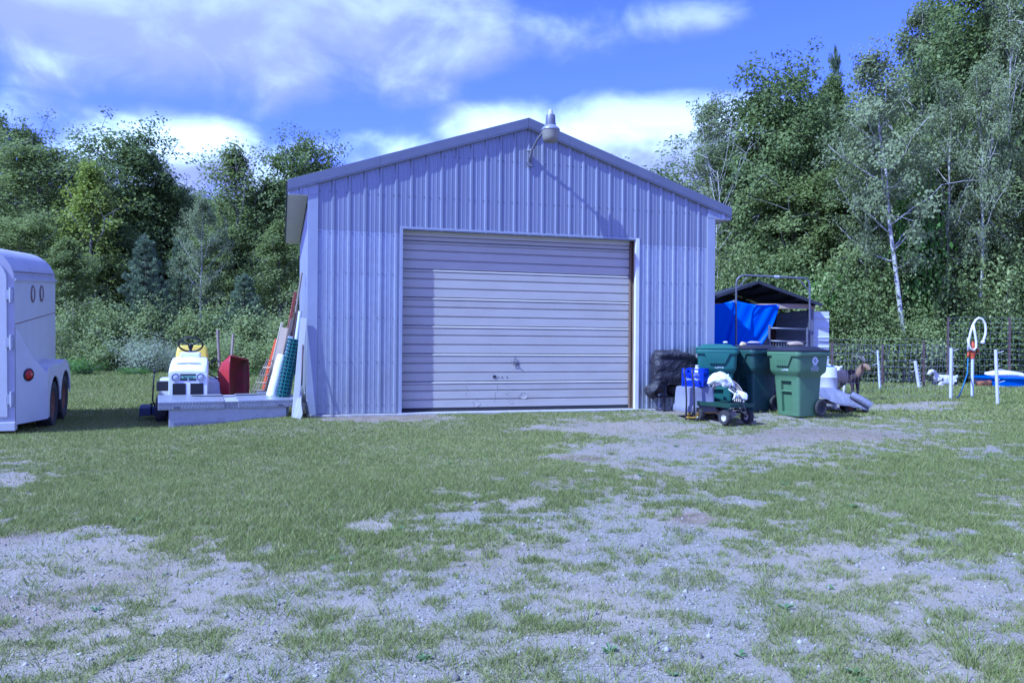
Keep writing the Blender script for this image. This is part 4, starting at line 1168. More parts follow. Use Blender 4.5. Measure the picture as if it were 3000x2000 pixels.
# ================================================================== garden wagon
w1, w2, w3 = Vector((2.73, 11.86, 0)), Vector((3.16, 12.12, 0)), Vector((3.125, 11.16, 0))
wc = (w2 + w3) / 2
ang = math.atan2((w3 - w1).y, (w3 - w1).x)
wgp = on_ground(wc.x, wc.y)
wgn = thing('garden_wagon', 'dark green flatbed garden wagon with four knobbly tyres', 'wagon', tuple(wgp), ang); wgn.scale = (.92, .92, .92)
WL, WWd = .86, .50
mb = MB(); mb.box(-WL / 2, WL / 2, -WWd / 2, WWd / 2, .300, .318); mb.build('bed', M_wagon, wgn, bevel=.003)
for (x0, x1, y0, y1) in ((-WL / 2, WL / 2, -WWd / 2 - .006, -WWd / 2), (-WL / 2, WL / 2, WWd / 2, WWd / 2 + .006), (-WL / 2 - .006, -WL / 2, -WWd / 2, WWd / 2), (WL / 2, WL / 2 + .006, -WWd / 2, WWd / 2)):
    mb = MB(); mb.box(x0, x1, y0, y1, .275, .338); mb.build('side_rail', M_wagon, wgn)
for (x, y) in ((-.30, -.24), (.30, -.24), (-.30, .24), (.30, .24)):
    s = 1 if y > 0 else -1
    wheel(wgn, (x, y, .118), (0, s, 0), .115, .085, M_rimwhite, rim_r=.48, n=18)
for x in (-.30, .30):
    mb = MB(); mb.tube([(x, -.22, .118), (x, -.17, .118), (x, -.13, .24), (x, .13, .24), (x, .17, .118), (x, .22, .118)], .014, 8); mb.build('axle', M_blackmetal, wgn, smooth=True)
mb = MB(); mb.tube([(.30, 0, .24), (.30, 0, .30)], .03, 8); mb.tube([(.30, 0, .2), (.43, 0, .20), (.52, .0, .20)], .016, 8); mb.build('steering_fork', M_blackmetal, wgn, smooth=True)
inv = (Matrix.Translation(wgp) @ Matrix.Rotation(ang, 4, 'Z')).inverted()
hp = [Vector((.52, 0, .20)), inv @ P(2172, 1152, 11.35), inv @ P(2150, 1132, 11.45), inv @ P(2128, 1094, 11.55)]
mb = MB(); mb.tube(hp, .012, 8); mb.build('pull_handle', M_tubdark, wgn, smooth=True)
for k in range(6):
    f = .25 + k * .12; p = hp[1].lerp(hp[3], f * .75); d = (hp[3] - hp[1]).normalized()
    mb = MB(); q = d.to_track_quat('Z', 'Y').to_matrix().to_4x4(); mb.lathe([(.013, -.006), (.022, -.006), (.022, .006), (.013, .006)], 10, Matrix.Translation(p) @ q); mb.build('grip_ring', M_black, wgn)
# plastic bag knotted round the handle
bagp = P(2110, 1122, 11.5)
bag = thing('plastic_bag', 'white plastic bag knotted over the wagon handle', 'bag')
pts = [P(2078, 1126, 11.55), P(2080, 1120, 11.55), P(2086, 1114, 11.54), P(2094, 1111, 11.53), P(2104, 1111, 11.52), P(2113, 1114, 11.51), P(2121, 1119, 11.50), P(2129, 1125, 11.48), P(2138, 1133, 11.47), P(2146, 1141, 11.45), P(2154, 1150, 11.42)]
mb = MB(); mb.tube(pts, [.02, .055, .085, .10, .105, .10, .095, .085, .055, .026, .016], 18); o = mb.build('bag_body', M_bag, bag, smooth=True, sub=1); rumple(o, .07, 11, 1); rumple(o, .06, 17, 7, True)
pts = [P(2154, 1148, 11.41), P(2160, 1158, 11.40), P(2172, 1162, 11.38), P(2186, 1166, 11.37)]
mb = MB(); mb.tube(pts, [.02, .05, .055, .03], 14); o = mb.build('bag_tail', M_bag, bag, smooth=True, sub=2); rumple(o, .07, 13, 4, True)
mb = MB(); mb.tube([P(2158, 1156, 11.4), P(2153, 1164, 11.39), P(2148, 1171, 11.38), P(2143, 1175, 11.38)], [.028, .036, .03, .012], 12); o = mb.build('bag_tail', M_bag, bag, smooth=True, sub=1); rumple(o, .06, 15, 9, True)
mb = MB(); mb.tube([P(2126, 1114, 11.5), P(2132, 1104, 11.5), P(2134, 1094, 11.5)], [.012, .032, .006], 8); mb.build('bag_ear', M_bag, bag, smooth=True, sub=1)
mb = MB(); mb.tube([P(2079, 1124, 11.55), P(2077, 1133, 11.56)], [.016, .006], 6); mb.build('bag_ear', M_bag, bag, smooth=True, sub=1)
mb = MB(); mb.tube([P(2134, 1139, 11.46), P(2146, 1148, 11.44), P(2152, 1153, 11.42)], .009, 6); mb.build('bag_string', M_bag, bag, smooth=True)
# coiled hose behind the wagon
hc = on_ground(3.26, 12.06)
hs = thing('coiled_hose', 'beige coiled garden hose leaning behind the wagon', 'hose', tuple(hc), R(8))
rr_ = random.Random(3)
for k in range(6):
    r = .29 - k * .018; mb = MB()
    pts = [(r * math.cos(t) * .95, -.10 + k * .028 + .12 * (1 - math.sin(t)) * -.4 + rr_.uniform(-.006, .006), .30 + r * math.sin(t) + .008) for t in [2 * math.pi * q / 28 for q in range(29)]]
    mb.tube(pts, .010, 6, cap=False); mb.build('hose_loop', M_hose, hs, smooth=True)

# ================================================================== wheeled rubbish carts
def ring_recess(w, d, r, z, y0, rec, hw=.105):
    """rounded rectangle with a pocket in the middle of the front (-y) side"""
    pts = rrect(w, d, r, z, 4, 0, y0)
    yf = y0 - d / 2
    # insert pocket between the two front corners: after index of third corner's end
    i = 3 * 5   # start of the 4th corner (right front)
    pocket = [(-hw - .006, yf, z), (-hw, yf + rec, z), (hw, yf + rec, z), (hw + .006, yf, z)]
    return pts[:i] + pocket + pts[i:]
def rubbish_cart(label, loc, rz, body_m, number=None, logo=False, lid_m=None, lid_open=0.0, group='wheeled carts beside the barn'):
    c = thing('rubbish_cart', label, 'rubbish cart', loc, rz, group); c.scale = (.92, .92, .99)
    lev = [(.0, .44, .48, .05, .03, 0), (.015, .47, .51, .05, .03, 0), (.07, .475, .515, .05, .03, 0), (.072, .475, .515, .05, .03, .055), (.56, .53, .58, .055, .02, .055), (.562, .53, .58, .055, .02, 0),
           (.63, .54, .59, .06, .02, 0), (.655, .56, .62, .06, .02, 0), (.70, .625, .72, .07, .03, 0), (.74, .64, .745, .07, .03, 0), (.985, .655, .78, .07, .03, 0), (1.0, .655, .78, .07, .03, 0)]
    mb = MB(); mb.loft([ring_recess(w, d, r, z, y0, rec) for (z, w, d, r, y0, rec) in lev]); mb.build('body', body_m, c, smooth=True, angle=R(28))
    mb = MB(); rg = lambda z, e: rrect(.70 + e, .83 + e, .08, z, 5, 0, .03)
    mb.loft([rg(.955, .0), rg(.97, .012), rg(1.02, .012), rg(1.03, .0)]); mb.build('rim', body_m, c, smooth=True, angle=R(40))
    # bib under the rim at the front
    yf = .03 - .415
    mb = MB(); mb.prism([(-.21, yf - .012, .958), (.21, yf - .012, .958), (.125, yf + .004, .80), (-.125, yf + .004, .80)], (0, .05, 0)); bb = mb.build('front_bib', body_m, c, bevel=.006)
    for k in range(6):
        mb = MB(); x = -.10 + k * .04; mb.bar((x, yf - .0075, .90), (x * .96, yf - .0005, .82), .010, .010, (0, -1, 0)); mb.build('bib_rib', body_m, bb)
    mb = MB(); mb.tube([(-.12, -.235, .40), (.12, -.235, .40)], .016, 10); mb.build('lift_bar', body_m, c, smooth=True, angle=R(40))
    # wheel arch humps over the wheels
    for sx in (-1, 1):
        wheel(c, (sx * .285, .27, .135), (sx, 0, 0), .135, .055, M_black, rim_r=.66, tread=False, name='wheel', n=32, dish=.12)
    mb = MB(); mb.tube([(-.30, .27, .135), (.30, .27, .135)], .012, 8); mb.build('axle', M_blackmetal, c)
    # lid
    lm = lid_m or M_lid
    lid = bpy.data.objects.new('lid', None)
    rings = [rrect(.715, .85, .08, 1.031, 5, 0, .03), rrect(.725, .86, .08, 1.045, 5, 0, .03), rrect(.70, .83, .08, 1.058, 5, 0, .03), rrect(.56, .66, .12, 1.075, 5, 0, .04), rrect(.48, .56, .12, 1.105, 5, 0, .05), rrect(.30, .36, .10, 1.112, 5, 0, .05)]
    mb = MB(); mb.loft(rings); ld = mb.build('lid', lm, c, smooth=True, angle=R(35))
    # hinge handle at the back
    mb = MB(); mb.tube([(-.20, .44, .99), (-.20, .50, 1.02), (.20, .50, 1.02), (.20, .44, .99)], .015, 8); mb.build('handle', body_m, c, smooth=True)
    if number: text(number, .06, M_decal, c, (0.03, -.3425, .745), (R(90), 0, 0), name='number')
    if logo:
        T = Matrix.Translation((.3265, .06, .885)) @ Matrix.Rotation(R(90), 4, 'Y')
        mb = MB(); mb.lathe([(.030, -.006), (.066, -.006), (.066, .002), (.030, .002)], 28, T, cap=False); lg = mb.build('logo_ring', M_decal, c)
        mb = MB(); mb.prism([(.3285, .11, .86), (.3285, .155, .885), (.3285, .11, .905)], (.002, 0, 0)); mb.build('logo_arrow', M_decal, lg)
        mb = MB(); mb.prism([(.3265, .045, .87), (.3265, .085, .885), (.3265, .045, .90)], (.002, 0, 0)); mb.build('logo_centre', M_decal, lg)
        for s_, z, sz in (('WASTE', .800, .042), ('MANAGEMENT', .766, .032), ('511 587 5805', .735, .032)):
            text(s_, sz, M_decal, c, (.3235, .06, z), (R(90), 0, R(90)), name='lettering')
    return c
b3 = on_ground(4.53, 12.42); b2 = on_ground(4.00, 12.98); b1 = on_ground(3.30, 12.58)
cart3 = rubbish_cart('bright green wheeled rubbish cart with black lid and white logo', tuple(b3), R(-60), M_cart, '12948', True)
cart2 = rubbish_cart('dark green wheeled rubbish cart with black lid between two others', tuple(b2), R(-60), M_cartdark)
cart1 = rubbish_cart('teal wheeled rubbish cart with teal lid next to the barn wall', tuple(b1), R(-14), M_cartteal, '12918', False, M_cartteal)
def stone(label, loc, s, seed, m, cat='stone', rz=0.0):
    bm = bmesh.new(); bmesh.ops.create_icosphere(bm, subdivisions=3, radius=1.0)
    from mathutils import noise as mn
    for v in bm.verts:
        n = 1 + .22 * mn.noise(v.co * 1.3 + Vector((seed, 0, 0))) + .08 * mn.noise(v.co * 3.5)
        v.co = Vector((v.co.x * s[0] * n, v.co.y * s[1] * n, max(v.co.z, -.7) * s[2] * n))
    me_ = bpy.data.meshes.new('stone'); bm.to_mesh(me_); bm.free(); me_.materials.append(m)
    me_.polygons.foreach_set('use_smooth', [True] * len(me_.polygons))
    o = link('stone', me_); o.location = loc; o.rotation_euler = (0, 0, rz); return tag(o, label, cat)
stone('long tan stone weighing down the bright green cart lid', (b3.x - .03, b3.y + .0, b3.z + 1.138), (.135, .07, .042), 3, M_stone, rz=.1)
stone('small yellowish stone on the dark green cart lid', (b2.x - .18, b2.y - .05, b2.z + 1.10), (.055, .045, .045), 9, M_stoney)
stone('pale grey flat stone beside the yellow stone on the dark green cart lid', (b2.x + .02, b2.y + .02, b2.z + 1.132), (.11, .06, .026), 12, mat('grey_stone', (.36, .33, .38), (.28, .26, .3), rough=.8))
stone('white pebble on the teal cart lid', (b1.x + .12, b1.y - .06, b1.z + 1.128), (.04, .03, .02), 14, M_white)

# ================================================================== tarp covered trolley and barrel beyond the carts
tp = on_ground(5.62, 13.75)
trp = thing('covered_trolley', 'low trolley under a crumpled grey tarpaulin behind the green cart', 'trolley', tuple(tp), R(-12))
def drape(u, v):
    x = -.60 + 1.15 * u; y = -.33 + .66 * v
    edge = max(abs(2 * u - 1) ** 6, abs(2 * v - 1) ** 4)
    z = .47 - .26 * u ** 1.5 - .17 * edge + .03 * math.sin(9 * u + 4 * v) + .02 * math.sin(17 * v + 6 * u)
    return (x, y, z)
mb = MB(); mb.grid(drape, 26, 18); o = mb.build('tarpaulin', M_greytarp, trp, smooth=True, solid=.004); rumple(o, .02, 9, 2)
mb = MB(); mb.tube([(.28, -.26, .33), (.42, -.31, .25), (.58, -.34, .15)], [.06, .065, .065], 12); mb.build('rolled_edge', M_greytarp, trp, smooth=True, angle=R(50))
mb = MB(); mb.box(-.5, .36, -.24, .24, .16, .21); mb.build('deck', M_greywood, trp, bevel=.004)
for (x, y) in ((-.38, -.22), (.28, -.22), (-.38, .22), (.28, .22)): wheel(trp, (x, y, .095), (0, 1 if y > 0 else -1, 0), .095, .06, M_rust, rim_r=.5, tread=False)
bl = on_ground(5.80, 14.35)
brl = thing('barrel', 'slim white plastic barrel standing behind the green cart', 'barrel', tuple(bl))
mb = MB(); mb.lathe([(.15, 0), (.165, .02), (.165, .25), (.172, .26), (.165, .27), (.165, .58), (.172, .59), (.165, .60), (.16, .76), (.145, .78)], 24); mb.build('barrel_body', M_postwhite, brl, smooth=True, angle=R(45))
mb = MB(); mb.lathe([(.12, .781), (.12, .80), (.10, .803)], 20); mb.build('barrel_lid', M_hoseblue, brl, smooth=True, angle=R(45))

# ================================================================== goat shelter
SX, SY = 4.95, 16.0
sh = thing('goat_shelter', 'open goat shelter with dark metal gable roof and pale sheet walls', 'shelter', tuple(on_ground(SX, SY)))
HW, SD = 1.16, 2.3
RZ, EZ = 2.44, 2.02
for (x, y) in ((-HW, 0), (HW, 0), (-HW, SD), (HW, SD)):
    mb = MB(); mb.box(x - .045, x + .045, y - .045, y + .045, 0, EZ - .02 if abs(x) > 1 else RZ); mb.build('post', M_pipe if x > 0 and y == 0 else M_oldbeam, sh)
for sgn in (-1, 1):
    for k in range(3):
        y0, y1 = -.25 + k * .92, -.25 + (k + 1) * .92 - .004; mb = MB(); pr = [(y0, 0)]; q = y0 + .1
        while q < y1 - .04: pr += [(q - .03, 0), (q - .012, .016), (q + .012, .016), (q + .03, 0)]; q += .2
        pr.append((y1, 0)); v = []
        for yy, o_ in pr: v += [(0, yy, RZ + o_), (sgn * (HW + .12), yy, EZ - .03 + o_)]
        mb.add(v, [(2 * i, 2 * i + 2, 2 * i + 3, 2 * i + 1) for i in range(len(pr) - 1)]); mb.build('roof_sheet', M_darkroof, sh, solid=.003)
    for k in range(4):
        f = .1 + k * .28; x = sgn * (HW + .08) * f; z = RZ - (RZ - EZ + .02) * f - .035
        mb = MB(); mb.box(min(x - .02, x + .02), max(x - .02, x + .02), -.2, SD + .1, z - .03, z + .02); mb.build('purlin', M_darkroof, sh)
    mb = MB(); mb.bar((0, -.26, RZ - .01), (sgn * (HW + .13), -.26, EZ - .045), .02, .06, (0, 0, 1)); mb.build('roof_edge', M_darkroof, sh)
def hsheet(x0, x1, y, z0, z1, m, along='x', pitch=.16, face=-1):
    """a sheet with horizontal ribs"""
    mb = MB(); pr = [(z0, 0)]; q = z0 + pitch / 2
    while q < z1 - .03: pr += [(q - .022, 0), (q - .01, .016), (q + .01, .016), (q + .022, 0)]; q += pitch
    pr.append((z1, 0)); v = []
    for z, o_ in pr:
        v += [(x0, y + face * o_, z), (x1, y + face * o_, z)] if along == 'x' else [(y + face * o_, x0, z), (y + face * o_, x1, z)]
    mb.add(v, [(2 * i, 2 * i + 1, 2 * i + 3, 2 * i + 2) for i in range(len(pr) - 1)]); return mb.build('wall_sheet', m, sh, solid=.002)
for (z0, z1) in ((.1, .75), (.76, 1.35), (1.36, 1.98)): hsheet(-HW, HW, SD + .05, z0, z1, M_sheetwhite)
for (z0, z1) in ((.1, .98), (.99, 1.9)): hsheet(.05, SD, HW + .05, z0, z1, M_sheetwhite, along='y', face=-1)
mb = MB(); mb.prism([(-HW, SD + .06, 1.985), (HW, SD + .06, 1.985), (0, SD + .06, RZ - .02)], (0, .01, 0)); mb.build('back_gable', M_darkroof, sh)
for (z0, z1) in ((.05, .62), (.63, 1.22), (1.23, 1.86)): hsheet(HW + .06, HW + .40, .06, z0, z1, M_sheetwhite, pitch=.2)
mb = MB(); mb.box(-HW - .04, HW + .06, -.085, -.046, EZ - .115, EZ - .015); mb.build('front_beam', M_beam, sh, bevel=.003)
mb = MB(); mb.box(-.1, HW, .7, .74, .62, .72); mb.build('inner_rail', M_oldbeam, sh)
mb = MB(); mb.box(-.3, HW, 1.2, 1.24, .3, .40); mb.build('inner_rail', M_oldbeam, sh)
# blue tarpaulin hung from the front beam
tarp = thing('blue_tarpaulin', 'bright blue tarpaulin hung across the front of the goat shelter', 'tarpaulin')
ul = [P(2040, 890, 15.72), P(2155, 879, 15.72), P(2284, 893, 15.72)]
def tfn(u, v):
    # v: 0 top, 1 bottom; u along
    if u < .5: top = ul[0].lerp(ul[1], u * 2)
    else: top = ul[1].lerp(ul[2], (u - .5) * 2)
    top = top + Vector((0, 0, -.05 * math.sin(min(1, abs(u - .47) * 2.1) * math.pi)))
    bl_ = P(2040, 1075, 15.74); brr = P(2180, 1075, 15.70)
    bot = bl_.lerp(brr, u)
    p = top.lerp(bot, v)
    bow = math.sin(v * math.pi) * .10 * max(0, (u - .5) * 2)
    w = .022 * math.sin(u * 17 + v * 2.5) * (.25 + .75 * v) * (.4 + u) + .020 * math.sin(u * 43 + 5 * v) * u * (1 - v * .5)
    cr = -.05 * math.exp(-((u - .50) / .018) ** 2) * (.3 + v)
    return tuple(p + Vector((bow, -w - cr - .04, 0)))
mb = MB(); mb.grid(tfn, 90, 30); mb.build('sheet', M_blue, tarp, smooth=True, solid=.003)
mb = MB()
for k, u in enumerate((0.03, .47, .985)):
    p = Vector(tfn(u, .012)); mb = MB(); mb.lathe([(.012, -.004), (.022, -.004), (.022, .004), (.012, .004)], 12, Matrix.Translation(p + Vector((0, -.004, 0))) @ Matrix.Rotation(R(90), 4, 'X'), cap=False); mb.build('grommet', M_alu, tarp)
# bent pipe gate frame and gate in front of it
hpg = thing('pipe_gateway', 'tall bent steel pipe arch with a low gate in front of the shelter', 'gateway')
Zh = 15.35
base_l = on_ground(*P(2156, 1190, Zh)[:2]); base_r = on_ground(*P(2372, 1190, Zh)[:2])
tl_, tr_ = P(2157, 806, Zh), P(2372, 812, Zh)
pts = [base_l, base_l.lerp(tl_, .5), tl_ - Vector((0, 0, .16))]
for t in (30, 60, 90): pts.append(tl_ + Vector((.16 - .16 * math.cos(R(t)), 0, -.16 + .16 * math.sin(R(t)))))
for t in (60, 30, 0): pts.append(tr_ + Vector((-.16 + .16 * math.cos(R(t)), 0, -.16 + .16 * math.sin(R(t)))))
pts += [base_r.lerp(tr_, .5), base_r]
mb = MB(); mb.tube(pts, .019, 10); mb.build('arch', M_pipe, hpg, smooth=True, angle=R(50))
for (a, b) in ((tl_ + Vector((.02, 0, -.26)), tl_ + Vector((.24, 0, -.01))), (tr_ + Vector((-.02, 0, -.26)), tr_ + Vector((-.24, 0, -.01)))):
    mb = MB(); mb.tube([a, b], .010, 6); mb.build('corner_brace', M_pipe, hpg)
mb = MB(); p = tl_.lerp(tr_, .55) + Vector((0, -.002, -.012)); mb.tube([p - Vector((.05, 0, 0)), p + Vector((.05, 0, 0))], .031, 10); mb.build('sleeve', M_alu, hpg)
g0, g1 = P(2253, 1100, Zh - .05), P(2364, 1100, Zh - .05)
def gy(z): return z
for x in (g0.x, g1.x):
    mb = MB(); mb.tube([(x, g0.y, .12), (x, g0.y, 1.56 if x == g0.x else 1.52)], .025, 8); mb.build('gate_upright', M_pipe, hpg, smooth=True, angle=R(50))
for z in (1.50, 1.25, .95, .62, .25):
    mb = MB(); mb.tube([(g0.x, g0.y, z), (g1.x, g0.y, z - .02)], .019, 8); mb.build('gate_rail', M_pipe, hpg, smooth=True)
mb = MB()
for k in range(14):
    x = g0.x + (g1.x - g0.x) * (k + .5) / 14; mb.tube([(x, g0.y + .005, .2), (x, g0.y + .005, 1.22)], .004, 4)
for k in range(7):
    z = .3 + k * .14; mb.tube([(g0.x, g0.y + .009, z), (g1.x, g0.y + .009, z)], .004, 4)
o = mb.build('gate_wire', M_wire, hpg); o['kind'] = 'stuff'

# ================================================================== wire fences
M_fence = mat('fence_wire', (.40, .41, .43), rough=.5, metal=.4)
def wire_fence(label, pts, h, nh, sp, posts, seed=0, r=.0023, z_low=.05, slant=0.0):
    f = thing('wire_fence', label, 'fence'); rr = random.Random(seed)
    pts = [Vector((p[0], p[1], float(gz(p[0], p[1])))) for p in pts]
    seg = []; tot = 0
    for a, b in zip(pts[:-1], pts[1:]): seg.append((a, b, tot, (b - a).length)); tot += (b - a).length
    def at(s):
        for a, b, s0, l in seg:
            if s <= s0 + l + 1e-6: return a.lerp(b, (s - s0) / l)
        return pts[-1]
    N = max(2, int(tot / .6))
    for k in range(nh):
        z = z_low + (h - z_low) * (k / (nh - 1)) ** .9
        mb = MB(); mb.tube([at(tot * i / N) + Vector((0, 0, z + .018 * math.sin(i * 1.7 + k) + rr.uniform(-.008, .008))) for i in range(N + 1)], r, 4); mb.build('wire', M_fence, f)
    mb = MB()
    for i in range(int(tot / sp) + 1):
        p = at(min(tot, i * sp)); mb.tube([p + Vector((rr.uniform(-.008, .008), 0, z_low)), p + Vector((slant + rr.uniform(-.015, .015), 0, h))], r * .85, 3, cap=False)
    o = mb.build('stay_wire', M_fence, f); o['kind'] = 'stuff'
    for s, m, hh, rad in posts:
        p = at(tot * s); mb = MB(); mb.bar(p + Vector((0, .03, -.1)), p + Vector((0, .03, hh)), rad * 2, rad * 1.4, (0, 1, 0)); mb.build('fence_post', m, f)
    return f
def gxy(x, y, Z=None):
    p = G(x, y) if Z is None else P(x, y, Z); return (p.x, p.y)
wire_fence('woven wire fence in front of the standing goats', [gxy(2432, 1183), gxy(2600, 1170), gxy(2786, 1166)], 1.16, 8, .15, [(0.02, M_tpost, 1.25, .02)], 1, slant=.05)
wire_fence('low woven wire fence at the far side of the goat pen', [gxy(2400, 1128), gxy(2573, 1134), gxy(2700, 1135), gxy(2790, 1134)], 1.33, 9, .16, [(.44, M_tpost, 1.2, .025), (.75, M_tpost, 1.3, .025)], 2, slant=.12)
wire_fence('tall welded wire fence behind the paddling pool', [gxy(2778, 1130), gxy(2900, 1131), gxy(3120, 1133)], 1.98, 13, .15, [(0.0, M_tpost, 2.0, .025), (.55, M_tpost, 2.0, .025)], 3)
# step-in posts
def step_post(label, top, bot, r, m, pegs=3, side=1):
    b = G(*bot); Zt = b.y; t = P(top[0], top[1], Zt)
    o = thing('stake_post', label, 'post')
    mb = MB(); mb.tube([b - Vector((0, 0, .05)), t], r, 8); mb.build('shaft', m, o, smooth=True, angle=R(50))
    for k in range(pegs):
        p = b.lerp(t, .93 - k * .27); mb = MB(); mb.tube([p, p + Vector((.16 * side, 0, -.03 if k % 2 else .05))], .007, 5); mb.build('wire_peg', m, o)
    for k in range(7):
        p = b.lerp(t, .1 + k * .12); mb = MB(); mb.box(r * .5, r * 1.5, -r * .4, r * .4, -.014, .014, Matrix.Translation(p)); mb.build('clip', m, o)
    return o
step_post('leaning white step-in fence post at the far side of the pen', (2681, 1057), (2694, 1137), .045, M_postwhite, 2, -1)
sp1 = step_post('tall straight white fence post with short wire pegs beside the hydrant', (2787, 1019), (2785, 1169), .035, M_postwhite, 3)
step_post('near white fence post at the far right with notched clips', (2917, 1024), (2923, 1185), .032, M_postwhite, 3)
step_post('grey steel fence post with white cap in the goat pen', (2571, 1026), (2578, 1140), .026, M_pvc, 2, -1)

# ================================================================== hydrant with rope and hose
hb_ = G(2848, 1162)
hyd = thing('yard_hydrant', 'pale standpipe with an orange yard hydrant head', 'hydrant', tuple(hb_))
def hl(x, y): 
    q = P(x, y, hb_.y); return q - hb_
mb = MB(); mb.tube([(0, 0, -.02), tuple(hl(2849, 1050))], .032, 10); mb.build('standpipe', M_pvc, hyd, smooth=True, angle=R(50))
p0 = hl(2849, 1050); 
mb = MB(); mb.lathe([(.045, 0), (.05, .05), (.06, .09), (.075, .12), (.06, .17), (.05, .20), (.055, .24), (.06, .32), (.04, .36), (.035, .40)], 14, Matrix.Translation(p0)); mb.build('hydrant_head', M_pump, hyd, smooth=True, angle=R(45))
mb = MB(); mb.tube([p0 + Vector((-.05, -.02, .15)), p0 + Vector((-.11, -.03, .15)), p0 + Vector((-.12, -.03, .08)), p0 + Vector((-.12, -.03, .03))], .025, 8); mb.build('spout', M_pump, hyd, smooth=True)
mb = MB(); mb.tube([p0 + Vector((.0, -.03, .28)), p0 + Vector((.10, -.05, .22)), p0 + Vector((.11, -.05, .12))], .016, 6); mb.build('pump_lever', M_pump, hyd, smooth=True)
rp = [P(x, y, hb_.y - .05) for x, y in ((2836, 1028), (2838, 1000), (2843, 975), (2850, 952), (2859, 937), (2868, 931), (2878, 935), (2886, 948), (2888, 965), (2887, 980), (2883, 992), (2880, 1000))]
rope = thing('lead_rope', 'thick white rope looped over the orange hydrant', 'rope')
mb = MB(); mb.tube(rp, .026, 8); mb.build('rope_strand', M_rope, rope, smooth=True)
rp2 = [P(x, y, hb_.y - .09) for x, y in ((2851, 952), (2856, 975), (2860, 1000), (2860, 1018), (2852, 1026), (2843, 1021), (2838, 1008), (2836, 990))]
mb = MB(); mb.tube(rp2, .026, 8); mb.build('rope_strand', M_rope, rope, smooth=True)
mb = MB(); e = P(2879, 1002, hb_.y - .05); mb.tube([P(2881, 996, hb_.y - .05), e, P(2878, 1007, hb_.y - .05)], [.026, .05, .035], 8); mb.build('frayed_end', M_rope, rope, smooth=True)
mb = MB(); a_ = hb_ + p0 + Vector((-.12, -.03, .03)); e = G(2800, 1166); 
hz = [a_, a_ + Vector((-.01, 0, -.25)), a_.lerp(e, .35) + Vector((.08, 0, -.05)), a_.lerp(e, .7) + Vector((.06, 0, -.08)), e + Vector((.06, 0, .02)), e + Vector((0, 0, .01))]
mb.tube(hz, .014, 6); tag(mb.build('garden_hose', M_hoseblue, smooth=True), 'blue hose hanging from the hydrant spout to the grass', 'hose')

# ================================================================== paddling pool
pl = G(2985, 1137); pl = on_ground(pl.x + .15, pl.y + .75)
pool = thing('paddling_pool', 'round blue plastic paddling pool at the tall fence', 'pool', tuple(pl))
mb = MB(); mb.lathe([(.78, .0), (.80, .01), (.86, .22), (.90, .26), (.93, .265), (.93, .285), (.90, .29), (.85, .27), (.80, .24), (.74, .03), (.001, .03)], 40, cap=False); mb.build('basin', M_poolblue, pool, smooth=True, angle=R(40))
stone('white crumpled sheet heaped on the rim of the blue pool', (pl.x + .0, pl.y + .1, pl.z + .335), (.55, .35, .13), 21, M_bag, 'sheet').name = 'crumpled_sheet'

# ================================================================== goats
def piebald(name, c1, c2, thr, axis='x', sc=3.0, c3=None):
    m = bpy.data.materials.new(name); m.use_nodes = True; n, l = m.node_tree.nodes, m.node_tree.links; b = n['Principled BSDF']
    t = n.new('ShaderNodeTexCoord'); s = n.new('ShaderNodeSeparateXYZ'); l.new(t.outputs['Object'], s.inputs[0])
    z = n.new('ShaderNodeTexNoise'); z.inputs['Scale'].default_value = sc; z.inputs['Detail'].default_value = 5; l.new(t.outputs['Object'], z.inputs['Vector'])
    a = n.new('ShaderNodeMath'); a.operation = 'MULTIPLY_ADD'; l.new(z.outputs[0], a.inputs[0]); a.inputs[1].default_value = .5 if axis != 'n' else 1.0
    if axis == 'n': a.inputs[2].default_value = 0
    else: l.new(s.outputs['XYZ'.index(axis.upper())], a.inputs[2])
    r = n.new('ShaderNodeMapRange'); l.new(a.outputs[0], r.inputs[0]); r.inputs[1].default_value = thr - .04; r.inputs[2].default_value = thr + .04
    mx = n.new('ShaderNodeMixRGB'); l.new(r.outputs[0], mx.inputs[0]); mx.inputs[1].default_value = (*c1, 1); mx.inputs[2].default_value = (*c2, 1)
    col = mx.outputs[0]
    if c3:
        r3 = n.new('ShaderNodeMapRange'); l.new(a.outputs[0], r3.inputs[0]); r3.inputs[1].default_value = .74; r3.inputs[2].default_value = .80
        m3 = n.new('ShaderNodeMixRGB'); l.new(r3.outputs[0], m3.inputs[0]); l.new(col, m3.inputs[1]); m3.inputs[2].default_value = (*c3, 1); col = m3.outputs[0]
    l.new(col, b.inputs['Base Color']); b.inputs['Roughness'].default_value = .9; b.inputs['Specular IOR Level'].default_value = .1
    z2 = n.new('ShaderNodeTexNoise'); z2.inputs['Scale'].default_value = 90; l.new(t.outputs['Object'], z2.inputs['Vector'])
    bp = n.new('ShaderNodeBump'); bp.inputs['Strength'].default_value = .5; bp.inputs['Distance'].default_value = .01; l.new(z2.outputs[0], bp.inputs['Height']); l.new(bp.outputs[0], b.inputs['Normal'])
    return m
M_goat_tan = piebald('tan_black_goat', (.52, .42, .30), (.06, .045, .045), .57, c3=(.26, .17, .11))
M_goat_white = piebald('white_goat', (.68, .66, .62), (.58, .55, .50), .60, 'n')
M_goat_spot = piebald('white_spotted_goat', (.66, .64, .62), (.05, .05, .06), .58, 'n', 5)
M_goat_brown = piebald('brown_goat', (.22, .10, .05), (.10, .05, .03), .5, 'n')
M_horn = mat('horn', (.12, .11, .10), (.20, .18, .16), scale=30, rough=.6)
